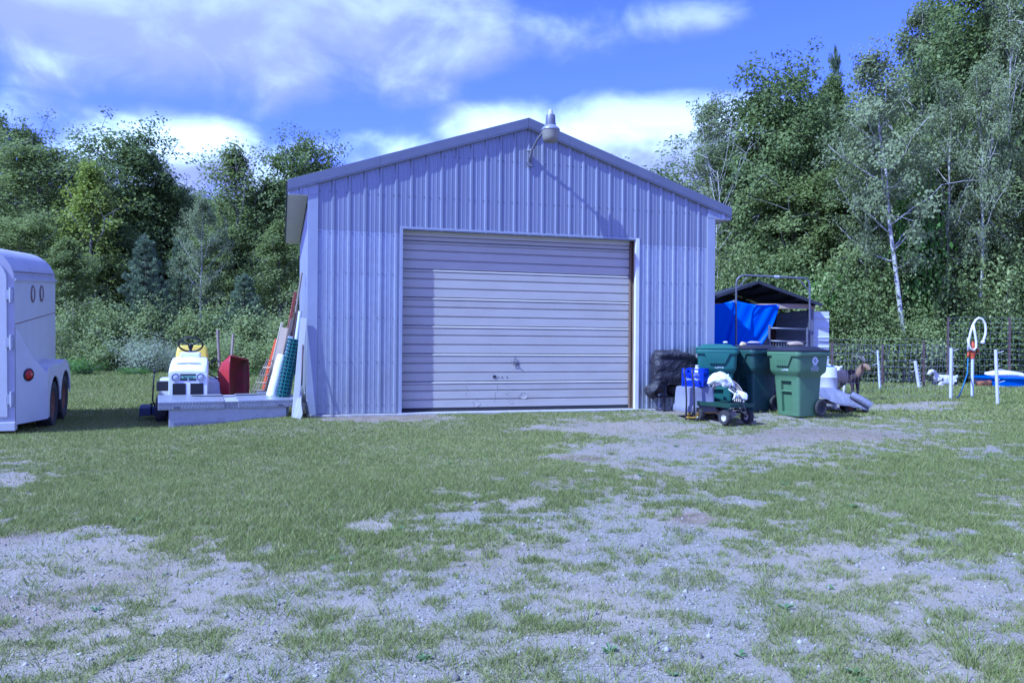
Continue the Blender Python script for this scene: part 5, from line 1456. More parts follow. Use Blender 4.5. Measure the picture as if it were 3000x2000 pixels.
def skin_mesh(name, V, E, rad, root, m):
    bm = bmesh.new(); ly = bm.verts.layers.skin.verify()
    vs_ = []
    for i, p in enumerate(V):
        v = bm.verts.new(p); r = rad[i]; v[ly].radius = r if isinstance(r, tuple) else (r, r); v[ly].use_root = (i == root); vs_.append(v)
    for a, b in E: bm.edges.new((vs_[a], vs_[b]))
    me_ = bpy.data.meshes.new(name); bm.to_mesh(me_); bm.free()
    o = link(name, me_); s = o.modifiers.new('skin', 'SKIN'); s.use_smooth_shade = True
    s.branch_smoothing = .3
    u = o.modifiers.new('sub', 'SUBSURF'); u.levels = 2; u.render_levels = 2
    me_.materials.append(m)
    return o
def goat(label, loc, rz, m, lying=False, horns=True, head_turn=0.0, scale=1.0, graze=False):
    g = thing('goat', label, 'goat', loc, rz); g.scale = (scale,) * 3
    zb = .20 if lying else .58
    V = [(0, 0, zb), (.22, 0, zb - .02), (.44, 0, zb + .0), (.56, 0, zb + .08), (.63, head_turn * .03, zb + .19), (.69, head_turn * .08, zb + .25), (.75, head_turn * .14, zb + .20), (.81, head_turn * .19, zb + .13), (-.10, 0, zb + .06), (-.18, 0, zb + .12)]
    if graze: V[3:8] = [(.55, 0, zb + .02), (.66, 0, zb - .04), (.72, 0, zb - .10), (.78, 0, zb - .14), (.83, 0, zb - .17)]
    rad = [(.135, .15), (.155, .175), (.135, .165), (.085, .10), (.068, .08), (.068, .072), (.052, .056), (.036, .038), .045, .02]
    E = [(0, 1), (1, 2), (2, 3), (3, 4), (4, 5), (5, 6), (6, 7), (0, 8), (8, 9)]
    for s in (-1, 1):
        k = len(V)
        if not lying:
            V += [(.45, s * .10, .42), (.46, s * .10, .26), (.45, s * .10, .07), (.475, s * .10, .012)]
            rad += [.055, .034, .026, .030]; E += [(2, k), (k, k + 1), (k + 1, k + 2), (k + 2, k + 3)]
            k = len(V)
            V += [(.03, s * .11, .44), (.06, s * .115, .36), (-.08, s * .11, .235), (-.06, s * .11, .07), (-.03, s * .11, .012)]
            rad += [.085, .06, .034, .026, .030]; E += [(0, k), (k, k + 1), (k + 1, k + 2), (k + 2, k + 3), (k + 3, k + 4)]
        else:
            V += [(.46, s * .11, .10), (.58, s * .13, .045), (.40, s * .15, .035)]; rad += [.055, .035, .028]; E += [(2, k), (k, k + 1), (k + 1, k + 2)]
            k = len(V)
            V += [(.02, s * .13, .12), (.17, s * .17, .06), (.0, s * .19, .035)]; rad += [.085, .05, .03]; E += [(0, k), (k, k + 1), (k + 1, k + 2)]
    body = skin_mesh('body', V, E, rad, 0, m); body.parent = g
    hd = Vector(V[5])
    for s in (-1, 1):
        mb = MB(); a = hd + Vector((-.02, s * .05, .02))
        mb.loft([[tuple(a + Vector((dx, s * dy, dz))) for dx, dz in ((-w, 0), (0, w * .5), (w, 0), (0, -w * .3))] for (dy, dz0, w) in ((0, 0, .012), (.05, 0, .028), (.10, 0, .024), (.14, 0, .006)) for dz in (0,)][:4] if False else
                [[tuple(a + Vector((x_ * w, s * dy, z_ * w * .4 - dy * .25))) for x_, z_ in ((-1, 0), (0, 1), (1, 0), (0, -1))] for (dy, w) in ((0, .012), (.05, .028), (.10, .024), (.14, .006))])
        mb.build('ear', m, g, smooth=True)
        if horns:
            mb = MB(); h0 = hd + Vector((-.015, s * .022, .05))
            mb.tube([h0, h0 + Vector((-.03, s * .02, .09)), h0 + Vector((-.10, s * .06, .145)), h0 + Vector((-.19, s * .11, .14)), h0 + Vector((-.26, s * .15, .09))], [.022, .020, .017, .012, .004], 8); mb.build('horn', M_horn, g, smooth=True)
        mb = MB(); mb.lathe([(.001, -.008), (.008, 0), (.001, .008)], 8, Matrix.Translation(Vector(V[5]).lerp(Vector(V[6]), .35) + Vector((0, s * .052, .018)))); mb.build('eye', M_black, g, smooth=True)
    return g
ga = G(2512, 1173); goat('tan and black goat with curved horns facing the camera', (ga.x - .30, ga.y + .30, ga.z), R(-58), M_goat_tan, head_turn=.2, scale=.92)
gb = G(2452, 1158); goat('white goat standing with its rump to the camera', (gb.x, gb.y - .05, gb.z), R(96), M_goat_white, horns=True)
gc = G(2790, 1131); goat('white and black spotted goat lying in the pen', (gc.x, gc.y, gc.z), R(192), M_goat_spot, True, False, graze=False)
gd = G(2866, 1135); goat('small brown goat lying beside the blue pool', (gd.x, gd.y, gd.z), R(-4), M_goat_brown, True, False, scale=.62)
# ================================================================== vegetation
def leaf_material(name, dark, light, trans=.35, rough=.55):
    m = bpy.data.materials.new(name); m.use_nodes = True; n, l = m.node_tree.nodes, m.node_tree.links; b = n['Principled BSDF']
    at = n.new('ShaderNodeAttribute'); at.attribute_name = 'tint'
    oi = n.new('ShaderNodeObjectInfo')
    ad = n.new('ShaderNodeMath'); ad.operation = 'MULTIPLY_ADD'; l.new(oi.outputs['Random'], ad.inputs[0]); ad.inputs[1].default_value = .24; l.new(at.outputs['Fac'], ad.inputs[2])
    sb = n.new('ShaderNodeMath'); sb.operation = 'SUBTRACT'; sb.use_clamp = True; l.new(ad.outputs[0], sb.inputs[0]); sb.inputs[1].default_value = .12
    mx = n.new('ShaderNodeMixRGB'); l.new(sb.outputs[0], mx.inputs[0]); mx.inputs[1].default_value = (*dark, 1); mx.inputs[2].default_value = (*light, 1)
    l.new(mx.outputs[0], b.inputs['Base Color']); b.inputs['Roughness'].default_value = rough; b.inputs['Specular IOR Level'].default_value = .3
    tr = n.new('ShaderNodeBsdfTranslucent'); l.new(mx.outputs[0], tr.inputs[0])
    ms = n.new('ShaderNodeMixShader'); ms.inputs[0].default_value = trans; l.new(b.outputs[0], ms.inputs[1]); l.new(tr.outputs[0], ms.inputs[2])
    l.new(ms.outputs[0], n['Material Output'].inputs[0]); return m
M_bark = mat('dark_bark', (.085, .065, .05), (.05, .04, .032), scale=8, rough=.95, stretch=(4, 4, .7), bump=.5, bscale=20)
M_birchbark = mat('birch_bark', (.50, .48, .45), (.36, .34, .31), scale=5, rough=.8, stretch=(1, 1, 3), dirt=(.06, .055, .05), dirt_amt=.85, dirt_scale=7, dirt_lo=.56, dirt_hi=.64)
M_greybark = mat('grey_bark', (.26, .24, .225), (.17, .155, .14), scale=8, rough=.9, stretch=(3, 3, .7))
L_oak = leaf_material('oak_leaves', (.12, .165, .048), (.27, .335, .095), .5)
L_mid = leaf_material('mid_leaves', (.16, .205, .060), (.33, .39, .12), .5)
L_maple = leaf_material('maple_leaves', (.19, .25, .042), (.42, .48, .085), .5)
L_birch = leaf_material('birch_leaves', (.20, .235, .105), (.38, .43, .195), .5)
L_pine = leaf_material('pine_needles', (.12, .165, .092), (.26, .32, .175), .4)
L_shrub = leaf_material('shrub_leaves', (.22, .275, .085), (.44, .50, .185), .5)
L_silver = leaf_material('silver_leaves', (.30, .35, .19), (.52, .57, .36), .4)
L_bright = leaf_material('bright_leaves', (.09, .18, .025), (.20, .36, .055), .5)

def quads_mesh(name, c, nrm, ln, wd, tint, m, rng):
    """one rhombus leaf for every centre"""
    N = len(c)
    nrm = nrm / np.maximum(1e-6, np.linalg.norm(nrm, axis=1, keepdims=True))
    r = rng.normal(size=(N, 3)); a = np.cross(nrm, r); a /= np.maximum(1e-6, np.linalg.norm(a, axis=1, keepdims=True)); b = np.cross(nrm, a)
    ln = ln[:, None] / 2; wd = wd[:, None] / 2
    v = np.stack([c - a * ln, c + b * wd - a * ln * .1, c + a * ln, c - b * wd - a * ln * .1], 1).reshape(-1, 3).astype(np.float32)
    me_ = bpy.data.meshes.new(name)
    me_.vertices.add(4 * N); me_.vertices.foreach_set('co', v.ravel())
    me_.loops.add(4 * N); me_.loops.foreach_set('vertex_index', np.arange(4 * N, dtype=np.int32))
    me_.polygons.add(N); me_.polygons.foreach_set('loop_start', np.arange(0, 4 * N, 4, dtype=np.int32))
    me_.update(calc_edges=True)
    at = me_.attributes.new('tint', 'FLOAT', 'POINT'); at.data.foreach_set('value', np.repeat(tint, 4).astype(np.float32))
    me_.materials.append(m); return me_

def gen_tree(seed, h, cr, base, nleaf, leaf, lm, bm_, profile='round', nl=26, clump=.5, up=.5, twigs=5, lean=(0, 0), trunk_r=.016, flat=.75, wob=.03, fill=240):
    rng = np.random.RandomState(seed); rr = random.Random(seed)
    mb = MB(); n = 9; tp = []
    for i in range(n):
        f = i / (n - 1); tp.append(Vector((lean[0] * f * h + rr.uniform(-1, 1) * wob * h * .4 * (f > 0), lean[1] * f * h + rr.uniform(-1, 1) * wob * h * .4 * (f > 0), f * h * .96)))
    def tat(f):
        q = min(.999, f) * (n - 1); i = int(q); return tp[i].lerp(tp[i + 1], q - i)
    R0 = h * trunk_r
    mb.tube(tp, [R0 * (1 - .92 * i / (n - 1)) + .006 for i in range(n)], 7)
    cen = []
    def env(g):
        if profile == 'round': return max(.12, math.sqrt(max(0, 1 - ((g - .42) / .62) ** 2)))
        if profile == 'ovoid': return max(.08, math.sin(math.pi * min(1, (.10 + .9 * g)) ** .75))
        if profile == 'spire': return max(.10, .95 * (1 - g) ** .7 + .1)
        if profile == 'vase': return max(.15, .35 + .75 * math.sin(math.pi * (g * .8 + .05)))
        return 1
    for i in range(nl):
        g = (i + rr.random()) / nl; f = base + (1 - base) * g; az = i * 2.39996 + rr.uniform(-.5, .5)
        L = cr * env(g) * rr.uniform(.7, 1.12); s = tat(f * .97); u = up * (.4 + 1.0 * g) + rr.uniform(-.12, .12)
        d = Vector((math.cos(az), math.sin(az), 0))
        pts = [s]
        for k in range(1, 5):
            t = k / 4; pts.append(s + d * (L * t) + Vector((rr.uniform(-1, 1) * .05 * L, rr.uniform(-1, 1) * .05 * L, L * (u * t + .25 * u * t * t))))
        rl = max(.012, R0 * (1 - .85 * f) * .45)
        mb.tube(pts, [rl * (1 - .8 * k / 4) + .004 for k in range(5)], 5)
        for k in range(twigs):
            t = rr.uniform(.3, 1.0) if k else 1.0; q = t * 4; j = min(3, int(q)); p = pts[j].lerp(pts[j + 1], q - j)
            e = p + Vector((rr.gauss(0, 1), rr.gauss(0, 1), rr.gauss(.25, .7))) * (L * .20 + .15)
            mb.tube([p, p.lerp(e, .5) + Vector((0, 0, .04)), e], [.012, .009, .004], 4, cap=False)
            cen.append((e, rr.uniform(.7, 1.25))); 
            if rr.random() < .6: cen.append((p.lerp(e, .5), rr.uniform(.5, .9)))
    if profile in ('round', 'ovoid') and fill:
        for k in range(fill):
            g = rr.random() ** .7; az = rr.uniform(0, 6.283); rad_ = cr * env(g) * rr.uniform(.45, .98); s = tat((base + (1 - base) * g) * .98)
            cen.append((s + Vector((math.cos(az) * rad_, math.sin(az) * rad_, rr.uniform(.0, .5))), rr.uniform(.7, 1.2)))
    for k in range(4): cen.append((tp[-1] + Vector((rr.gauss(0, .25), rr.gauss(0, .25), rr.uniform(-.3, .35))), .8))
    C = np.array([tuple(c[0]) for c in cen]); W = np.array([c[1] for c in cen])
    pick = rng.choice(len(C), nleaf, p=W ** 2 / (W ** 2).sum())
    g = rng.normal(size=(nleaf, 3)); g /= np.maximum(.3, np.linalg.norm(g, axis=1, keepdims=True)); g *= rng.rand(nleaf, 1) ** .4
    P_ = C[pick] + g * (clump * W[pick])[:, None] * np.array([1, 1, flat])
    out = P_ - np.array([0, 0, h * (base + .35 * (1 - base))]); out /= np.linalg.norm(out, axis=1, keepdims=True)
    nr = out * .85 + np.array([0, 0, .45]) + rng.normal(size=(nleaf, 3)) * .55
    tint = np.clip(.5 + .22 * rng.normal(size=nleaf) + .16 * rng.normal(size=len(C))[pick], 0, 1)
    ls = leaf * rng.uniform(.7, 1.35, nleaf)
    return mb.mesh('trunk', bm_, True), quads_mesh('crown', P_, nr, ls, ls * .62, tint, lm, rng), h, cr

def gen_pine(seed, h, cr, nleaf, lm, bm_, base=.05, dense=1.0, tuft=.20):
    rng = np.random.RandomState(seed); rr = random.Random(seed); mb = MB()
    mb.tube([(0, 0, 0), (.02 * h * .3, 0, h * .5), (0, 0, h)], [h * .014, h * .009, .01], 7)
    cen = []; dirs = []
    nw = int(15 * dense)
    for i in range(nw):
        f = base + (1 - base) * (i / nw) ** .9
        z = f * h; L = cr * (1 - f) ** .75 * rr.uniform(.85, 1.1) + .12
        nb = 6
        for k in range(nb):
            az = k * 2 * math.pi / nb + i * .7 + rr.uniform(-.25, .25); d = Vector((math.cos(az), math.sin(az), 0)); l_ = L * rr.uniform(.7, 1.1)
            pts = [Vector((0, 0, z)), Vector((0, 0, z)) + d * l_ * .5 + Vector((0, 0, l_ * .10)), Vector((0, 0, z)) + d * l_ + Vector((0, 0, l_ * .34))]
            mb.tube(pts, [.018, .012, .005], 4, cap=False)
            m_ = max(4, int(l_ / .11))
            for q in range(m_):
                t = .25 + .75 * (q + rr.random()) / m_; j = 0 if t < .5 else 1; p = pts[j].lerp(pts[j + 1], (t - .5 * j) * 2)
                w = (1.1 - t) * l_ * .42
                cen.append(p + Vector((-d.y, d.x, 0)) * rr.uniform(-w, w) + Vector((0, 0, rr.uniform(-.02, .10)))); dirs.append(d + Vector((0, 0, .55)))
    for k in range(10): cen.append(Vector((rr.gauss(0, .04), rr.gauss(0, .04), h * (.93 + .07 * k / 9)))); dirs.append(Vector((0, 0, 1)))
    C = np.array([tuple(c) for c in cen]); Dr = np.array([tuple(d.normalized()) for d in dirs])
    pick = rng.randint(0, len(C), nleaf)
    ax = Dr[pick] + rng.normal(size=(nleaf, 3)) * .45; ax /= np.linalg.norm(ax, axis=1, keepdims=True)
    P_ = C[pick] + ax * tuft * .5 + rng.normal(size=(nleaf, 3)) * .035
    r = rng.normal(size=(nleaf, 3)); b = np.cross(ax, r); b /= np.linalg.norm(b, axis=1, keepdims=True)
    ln = tuft * rng.uniform(.6, 1.2, nleaf)[:, None] / 2; wd = .020 * rng.uniform(.7, 1.4, nleaf)[:, None]
    v = np.stack([P_ - ax * ln, P_ + b * wd, P_ + ax * ln, P_ - b * wd], 1).reshape(-1, 3).astype(np.float32)
    me_ = bpy.data.meshes.new('crown'); N = nleaf
    me_.vertices.add(4 * N); me_.vertices.foreach_set('co', v.ravel()); me_.loops.add(4 * N); me_.loops.foreach_set('vertex_index', np.arange(4 * N, dtype=np.int32))
    me_.polygons.add(N); me_.polygons.foreach_set('loop_start', np.arange(0, 4 * N, 4, dtype=np.int32)); me_.update(calc_edges=True)
    tint = np.clip(.45 + .2 * rng.normal(size=N) + .18 * rng.normal(size=len(C))[pick], 0, 1)
    at = me_.attributes.new('tint', 'FLOAT', 'POINT'); at.data.foreach_set('value', np.repeat(tint, 4).astype(np.float32)); me_.materials.append(lm)
    return mb.mesh('trunk', bm_, True), me_, h, cr

def gen_shrub(seed, h, cr, nleaf, leaf, lm, bm_, ns=9, asp=.4, upright=.9, clump=.28):
    rng = np.random.RandomState(seed); rr = random.Random(seed); mb = MB(); cen = []
    for i in range(ns):
        az = i * 2.4 + rr.uniform(-.4, .4); sp = rr.uniform(.25, 1.0) * cr; top = h * rr.uniform(.65, 1.0) * (1 - .25 * (sp / cr) ** 2)
        a = Vector((math.cos(az) * sp * .15, math.sin(az) * sp * .15, -.03)); e = Vector((math.cos(az) * sp, math.sin(az) * sp, top))
        m_ = a.lerp(e, .5) + Vector((0, 0, top * .12)); mb.tube([a, m_, e], [.022, .015, .005], 5)
        for k in range(9):
            t = rr.uniform(.12, 1.0); p = (a.lerp(m_, t * 2) if t < .5 else m_.lerp(e, t * 2 - 1)); q = p + Vector((rr.gauss(0, .5), rr.gauss(0, .5), rr.uniform(0, .5))) * cr * .45 * (1.1 - t * .5)
            mb.tube([p, q], [.008, .003], 4, cap=False); cen.append(q); cen.append(p.lerp(q, .5))
    C = np.array([tuple(c) for c in cen]); C[:, 2] = np.maximum(C[:, 2], .06)
    pick = rng.randint(0, len(C), nleaf); g = rng.normal(size=(nleaf, 3)); P_ = C[pick] + g * clump * np.array([.7, .7, .8]); P_[:, 2] = np.maximum(P_[:, 2], .02)
    oc = P_ - np.array([0, 0, h * .2]); oc /= np.maximum(.2, np.linalg.norm(oc, axis=1, keepdims=True)); nr = oc * .8 + rng.normal(size=(nleaf, 3)) * .6 + np.array([0, 0, .4]); ls = leaf * rng.uniform(.7, 1.4, nleaf)
    tint = np.clip(.5 + .22 * rng.normal(size=nleaf) + .15 * rng.normal(size=len(C))[pick], 0, 1)
    return mb.mesh('stem', bm_, True), quads_mesh('foliage', P_, nr, ls, ls * asp, tint, lm, rng), h, cr

K = {}
K['oakA'] = gen_tree(11, 10, 3.1, .22, 36000, .150, L_oak, M_bark, nl=44, clump=.58, up=.42, twigs=6)
K['oakB'] = gen_tree(12, 10, 2.9, .15, 34000, .145, L_oak, M_bark, nl=42, clump=.52, up=.5, profile='ovoid', twigs=6)
K['oakC'] = gen_tree(13, 12, 3.2, .30, 33000, .150, L_oak, M_bark, nl=36, clump=.58, up=.42, twigs=6)
K['midA'] = gen_tree(14, 9, 2.7, .10, 28000, .135, L_mid, M_greybark, nl=30, clump=.55, up=.5)
K['midB'] = gen_tree(15, 9, 2.5, .08, 27000, .130, L_mid, M_greybark, nl=28, clump=.5, up=.6, profile='ovoid')
K['maple'] = gen_tree(16, 9, 2.1, .05, 14000, .150, L_maple, M_greybark, nl=30, clump=.48, up=.8, profile='ovoid')
K['spire'] = gen_tree(17, 10, 1.9, .08, 14000, .135, L_mid, M_greybark, nl=34, clump=.40, up=1.5, profile='ovoid', flat=1.5)
K['birchA'] = gen_tree(18, 12, 2.3, .34, 13000, .125, L_birch, M_birchbark, nl=24, clump=.52, up=.7, profile='ovoid', trunk_r=.0095, lean=(-.13, .02), twigs=4, fill=12)
K['birchB'] = gen_tree(19, 12, 2.0, .38, 12000, .12, L_birch, M_birchbark, nl=24, clump=.50, up=.95, profile='ovoid', trunk_r=.010, lean=(.02, 0), twigs=5, fill=12)
K['dead'] = gen_tree(20, 8, 1.7, .15, 900, .11, L_birch, M_birchbark, nl=24, clump=.35, up=1.1, profile='vase', trunk_r=.010, twigs=6)
K['pineA'] = gen_pine(21, 6, 1.75, 17000, L_pine, M_bark)
K['pineB'] = gen_pine(22, 6, 1.5, 14000, L_pine, M_bark, dense=1.1)
K['shrubA'] = gen_shrub(31, 2.4, 1.25, 6500, .105, L_shrub, M_greybark, ns=12)
K['shrubB'] = gen_shrub(32, 2.4, 1.2, 6000, .10, L_shrub, M_greybark, ns=11, asp=.5)
K['silver'] = gen_shrub(33, 1.5, 1.0, 5000, .085, L_silver, M_greybark, ns=14, asp=.3)
K['under'] = gen_shrub(34, 2.6, 1.5, 9500, .095, L_mid, M_bark, ns=14, asp=.6, clump=.34)
K['under2'] = gen_shrub(37, 2.6, 1.4, 8500, .10, L_oak, M_bark, ns=13, asp=.6, clump=.36)
K['bright'] = gen_shrub(35, 2.4, 1.1, 4500, .14, L_bright, M_bark, ns=10, asp=.7, clump=.3)
K['weed'] = gen_shrub(36, .9, .9, 2500, .09, L_bright, M_greybark, ns=12, asp=.3, clump=.18)

def plant(kind, label, x, ytop, Z, wpx, rz=None, group=None, name='tree', seed=[0], xbase=None, zsink=.1):
    """a tree whose crown centre stands at pixel x, whose top reaches pixel row ytop and whose crown is wpx pixels wide, Z metres away"""
    seed[0] += 1; rr = random.Random(seed[0] * 7 + 3)
    X_ = P(x, 1000, Z).x; z0 = float(gz(X_, Z)); ztop = P(x, ytop, Z).z
    tm_, cm_, h, cr = K[kind]; s = (ztop - z0) / h; sw = (wpx / FPX * Z) / (2 * cr * (.82 if name == 'tree' else 1.0))
    cat = {'tree': 'tree', 'shrub': 'shrub', 'pine_tree': 'tree', 'birch_tree': 'tree', 'weed_clump': 'weeds'}[name]
    o = thing(name, label, cat, (X_, Z, z0 - zsink), rr.uniform(0, 6.28) if rz is None else rz, group)
    o.scale = (sw, sw, s)
    a, b = ('stem', 'foliage') if name in ('shrub', 'weed_clump') else ('trunk', 'crown')
    link(a, tm_, o); link(b, cm_, o); return o
# ---- wood on the left
plant('oakC', 'dark tall tree rising highest at the left edge above the trailer', 25, 352, 41, 260)
plant('midA', 'broad mid green tree above the horse trailer', 110, 425, 33, 330)
plant('maple', 'yellow green maple glowing in front of a dark oak', 265, 470, 31.5, 200, rz=1.0)
plant('oakA', 'broad dark oak behind the yellow green maple', 365, 405, 37, 330)
plant('oakB', 'dark oak stepping down towards the gap in the treeline', 475, 500, 37, 200)
plant('spire', 'upright feathery tree with spiky top left of the barn', 690, 418, 35, 220)
plant('oakA', 'dark lobed oak showing above the left barn roof edge', 895, 425, 38, 250, rz=2.2)
plant('oakB', 'dark round tree between the feathery tree and the barn', 800, 520, 36, 230)
plant('midB', 'leafy green tree right beside the barn side wall', 815, 640, 32, 210)
plant('midA', 'low green tree behind the grey wheelbarrow handles', 640, 660, 34, 200)
plant('birchB', 'thin birch with a white trunk in the left wood', 585, 560, 30, 150, name='birch_tree', rz=.4)
plant('pineA', 'large blue green young pine left of the tractor', 425, 690, 28.5, 210, name='pine_tree')
plant('pineB', 'slender blue green pine half hidden beside the thin birch', 530, 690, 31.5, 170, name='pine_tree')
plant('pineB', 'small blue green pine behind the shrubs near the barn', 715, 800, 28, 190, name='pine_tree')
plant('midB', 'small pale leafy tree right above the trailer roof', 190, 690, 28.5, 200)
plant('midA', 'low green tree hidden behind the trailer roof', 60, 640, 30, 240)
plant('oakB', 'dark shaded tree below the broad oak', 330, 640, 33, 260)
plant('oakC', 'dark shaded tree in the hollow of the left wood', 540, 560, 40, 260)
# ---- shrubs at the wood's foot on the left
SH = [('shrubA', 215, 880, 27, 190, 'pale green shrub next to the trailer fender'), ('shrubB', 330, 868, 27.5, 190, 'tall pale shrub left of the silvery bush'),
      ('shrubA', 450, 872, 28, 200, 'pale shrub in the middle of the left thicket'), ('shrubB', 575, 878, 28, 180, 'rounded pale shrub straight behind the tractor'),
      ('shrubA', 640, 868, 28.5, 190, 'tall pale shrub behind the wheelbarrow handles'), ('shrubB', 750, 880, 27.5, 200, 'dense shrub right of the wheelbarrow'),
      ('shrubA', 835, 900, 27, 170, 'grey green shrub nearest to the barn side wall'), ('silver', 420, 985, 26, 190, 'silvery bush in front of the pale thicket'),
      ('silver', 520, 1010, 26.3, 150, 'smaller silvery bush beside the tractor seat'), ('shrubA', 690, 975, 26.3, 170, 'low shrub behind the red wheelbarrow'),
      ('shrubB', 800, 985, 26, 190, 'low green shrub behind the leaning boards'), ('shrubB', 290, 985, 26.4, 170, 'low shrub left of the silvery bush'), ('shrubA', 110, 900, 28, 220, 'shrub behind the trailer body'),
      ('shrubB', 610, 985, 26.5, 160, 'low shrub behind the tractor steering wheel'), ('under', 865, 960, 28, 200, 'dark shrub tucked behind the barn side wall')]
for k, x, y, Z, w, lb in SH: plant(k, lb, x, y, Z, w, name='shrub', zsink=.05)
plant('weed', 'low bright weeds at the lawn edge behind the trailer fender', 240, 1050, 24.6, 130, name='weed_clump', zsink=.02)
plant('weed', 'low bright weeds in front of the silvery bush', 395, 1075, 24.8, 130, name='weed_clump', zsink=.02)
plant('weed', 'low weeds at the lawn edge left of the leaning boards', 690, 1078, 24.8, 150, name='weed_clump', zsink=.02)
# ---- wood on the right
plant('birchB', 'airy birch with several pale stems just right of the barn roof', 2075, 262, 31, 230, name='birch_tree', rz=1.2)
plant('dead', 'nearly bare pale tree with fan of twigs at the barn eave', 2100, 470, 29, 200, name='birch_tree', rz=.3)
plant('oakA', 'dark oak with sky gaps left of the leaning birch', 2280, 225, 30, 330, rz=.7)
plant('oakB', 'dark oak behind the leaning birch', 2430, 215, 33, 260, rz=2.0)
plant('pineB', 'pine whose tip stands above the dark oaks', 2440, 148, 34, 130, name='pine_tree')
plant('birchA', 'tall birch with white trunk leaning left over the goat pen', 2665, 95, 24.0, 340, name='birch_tree', rz=0.0)
plant('birchB', 'silvery aspen crown high against the sky', 2700, -30, 31, 260, name='birch_tree', rz=2.5)
plant('oakC', 'tall dark tree filling the upper right corner', 2905, -150, 28, 380, rz=.5)
plant('oakA', 'tall dark tree right of the aspen crown', 2800, 40, 32, 320, rz=3.5)
plant('birchB', 'pale stemmed birch in front of the dark trees at the right edge', 2955, -60, 26, 200, name='birch_tree', rz=4.0)
plant('birchB', 'slim pale birch left of the leaning birch', 2540, 300, 26, 190, name='birch_tree', rz=3.1)
plant('birchB', 'slim pale birch between hydrant and leaning birch', 2775, 210, 25, 190, name='birch_tree', rz=5.2)
plant('birchB', 'slim pale birch above the rope and hydrant', 2875, 150, 24.5, 180, name='birch_tree', rz=1.9)
plant('midA', 'green tree behind the shelter roof', 2330, 520, 28.5, 330)
plant('midB', 'green tree behind the pipe arch', 2470, 430, 28, 280)
plant('midA', 'broad green tree at the right behind the hydrant', 2810, 420, 26.5, 330)
plant('midB', 'green tree at the right edge behind the pool', 2980, 480, 26, 260)
plant('oakB', 'dark tree between shelter and barn roof', 2180, 500, 33, 260)
plant('bright', 'bright yellow green sapling in front of the leaning birch', 2670, 525, 25, 180, name='shrub')
plant('bright', 'bright green sapling below the pipe arch', 2420, 800, 25.5, 170, name='shrub')
UN = [(2120, 700, 27, 260, 'dark understory shrub just right of the barn wall'), (2260, 740, 26.5, 260, 'understory shrub right behind the shelter ridge'), (2400, 760, 25.5, 260, 'understory shrub right of the pipe arch'),
      (2520, 770, 25, 270, 'understory shrub behind the standing goats'), (2640, 750, 24.8, 260, 'understory shrub behind the leaning white post'), (2760, 760, 24.8, 260, 'understory shrub behind the straight white post'),
      (2880, 740, 24.8, 270, 'understory shrub behind the rope and hydrant'), (2990, 760, 24.6, 240, 'understory shrub behind the pool at the edge'), (2580, 880, 24.2, 230, 'low understory shrub above the grey steel post'),
      (2820, 900, 24.0, 230, 'low understory shrub over the spotted goat'), (2700, 905, 24.0, 220, 'low understory shrub over the leaning post top'), (2940, 890, 24, 230, 'low understory shrub over the blue pool'), (2480, 885, 24.4, 220, 'low understory shrub over the white goat')]
for i, (x, y, Z, w, lb) in enumerate(UN): plant(('under', 'under2', 'shrubB', 'under2')[i % 4], lb, x, y, Z, w, name='shrub')
# ---- the deeper wood behind, nobody can tell these trees apart
rr = random.Random(77)
BACK = [(-250, 470, 44), (-60, 500, 46), (180, 540, 48), (420, 560, 50), (600, 585, 52), (760, 560, 48), (950, 560, 46), (1150, 620, 46), (1350, 640, 46), (1700, 600, 44), (1900, 520, 42), (2150, 420, 40), (2350, 330, 40), (2550, 280, 40), (2700, 240, 38),
        (2850, 180, 38), (3000, 120, 38), (3150, 60, 38), (3350, 60, 36), (-450, 430, 40)]
for i, (x, y, Z) in enumerate(BACK):
    plant(('oakA', 'oakB', 'oakC', 'midA')[i % 4], 'dark tree deep in the wood behind', x, y, Z, 380, group='trees deep in the wood')
for i, (x, y, Z) in enumerate([(-150, 780, 33), (40, 790, 35), (260, 800, 35), (480, 800, 36), (700, 800, 36), (2050, 700, 34), (2230, 690, 33), (2420, 680, 32), (2600, 660, 31), (2780, 660, 31), (2960, 640, 30), (3130, 640, 29)]):
    plant('under', 'dark thicket deep under the trees', x, y, Z, 380, group='thickets deep in the wood', name='shrub')

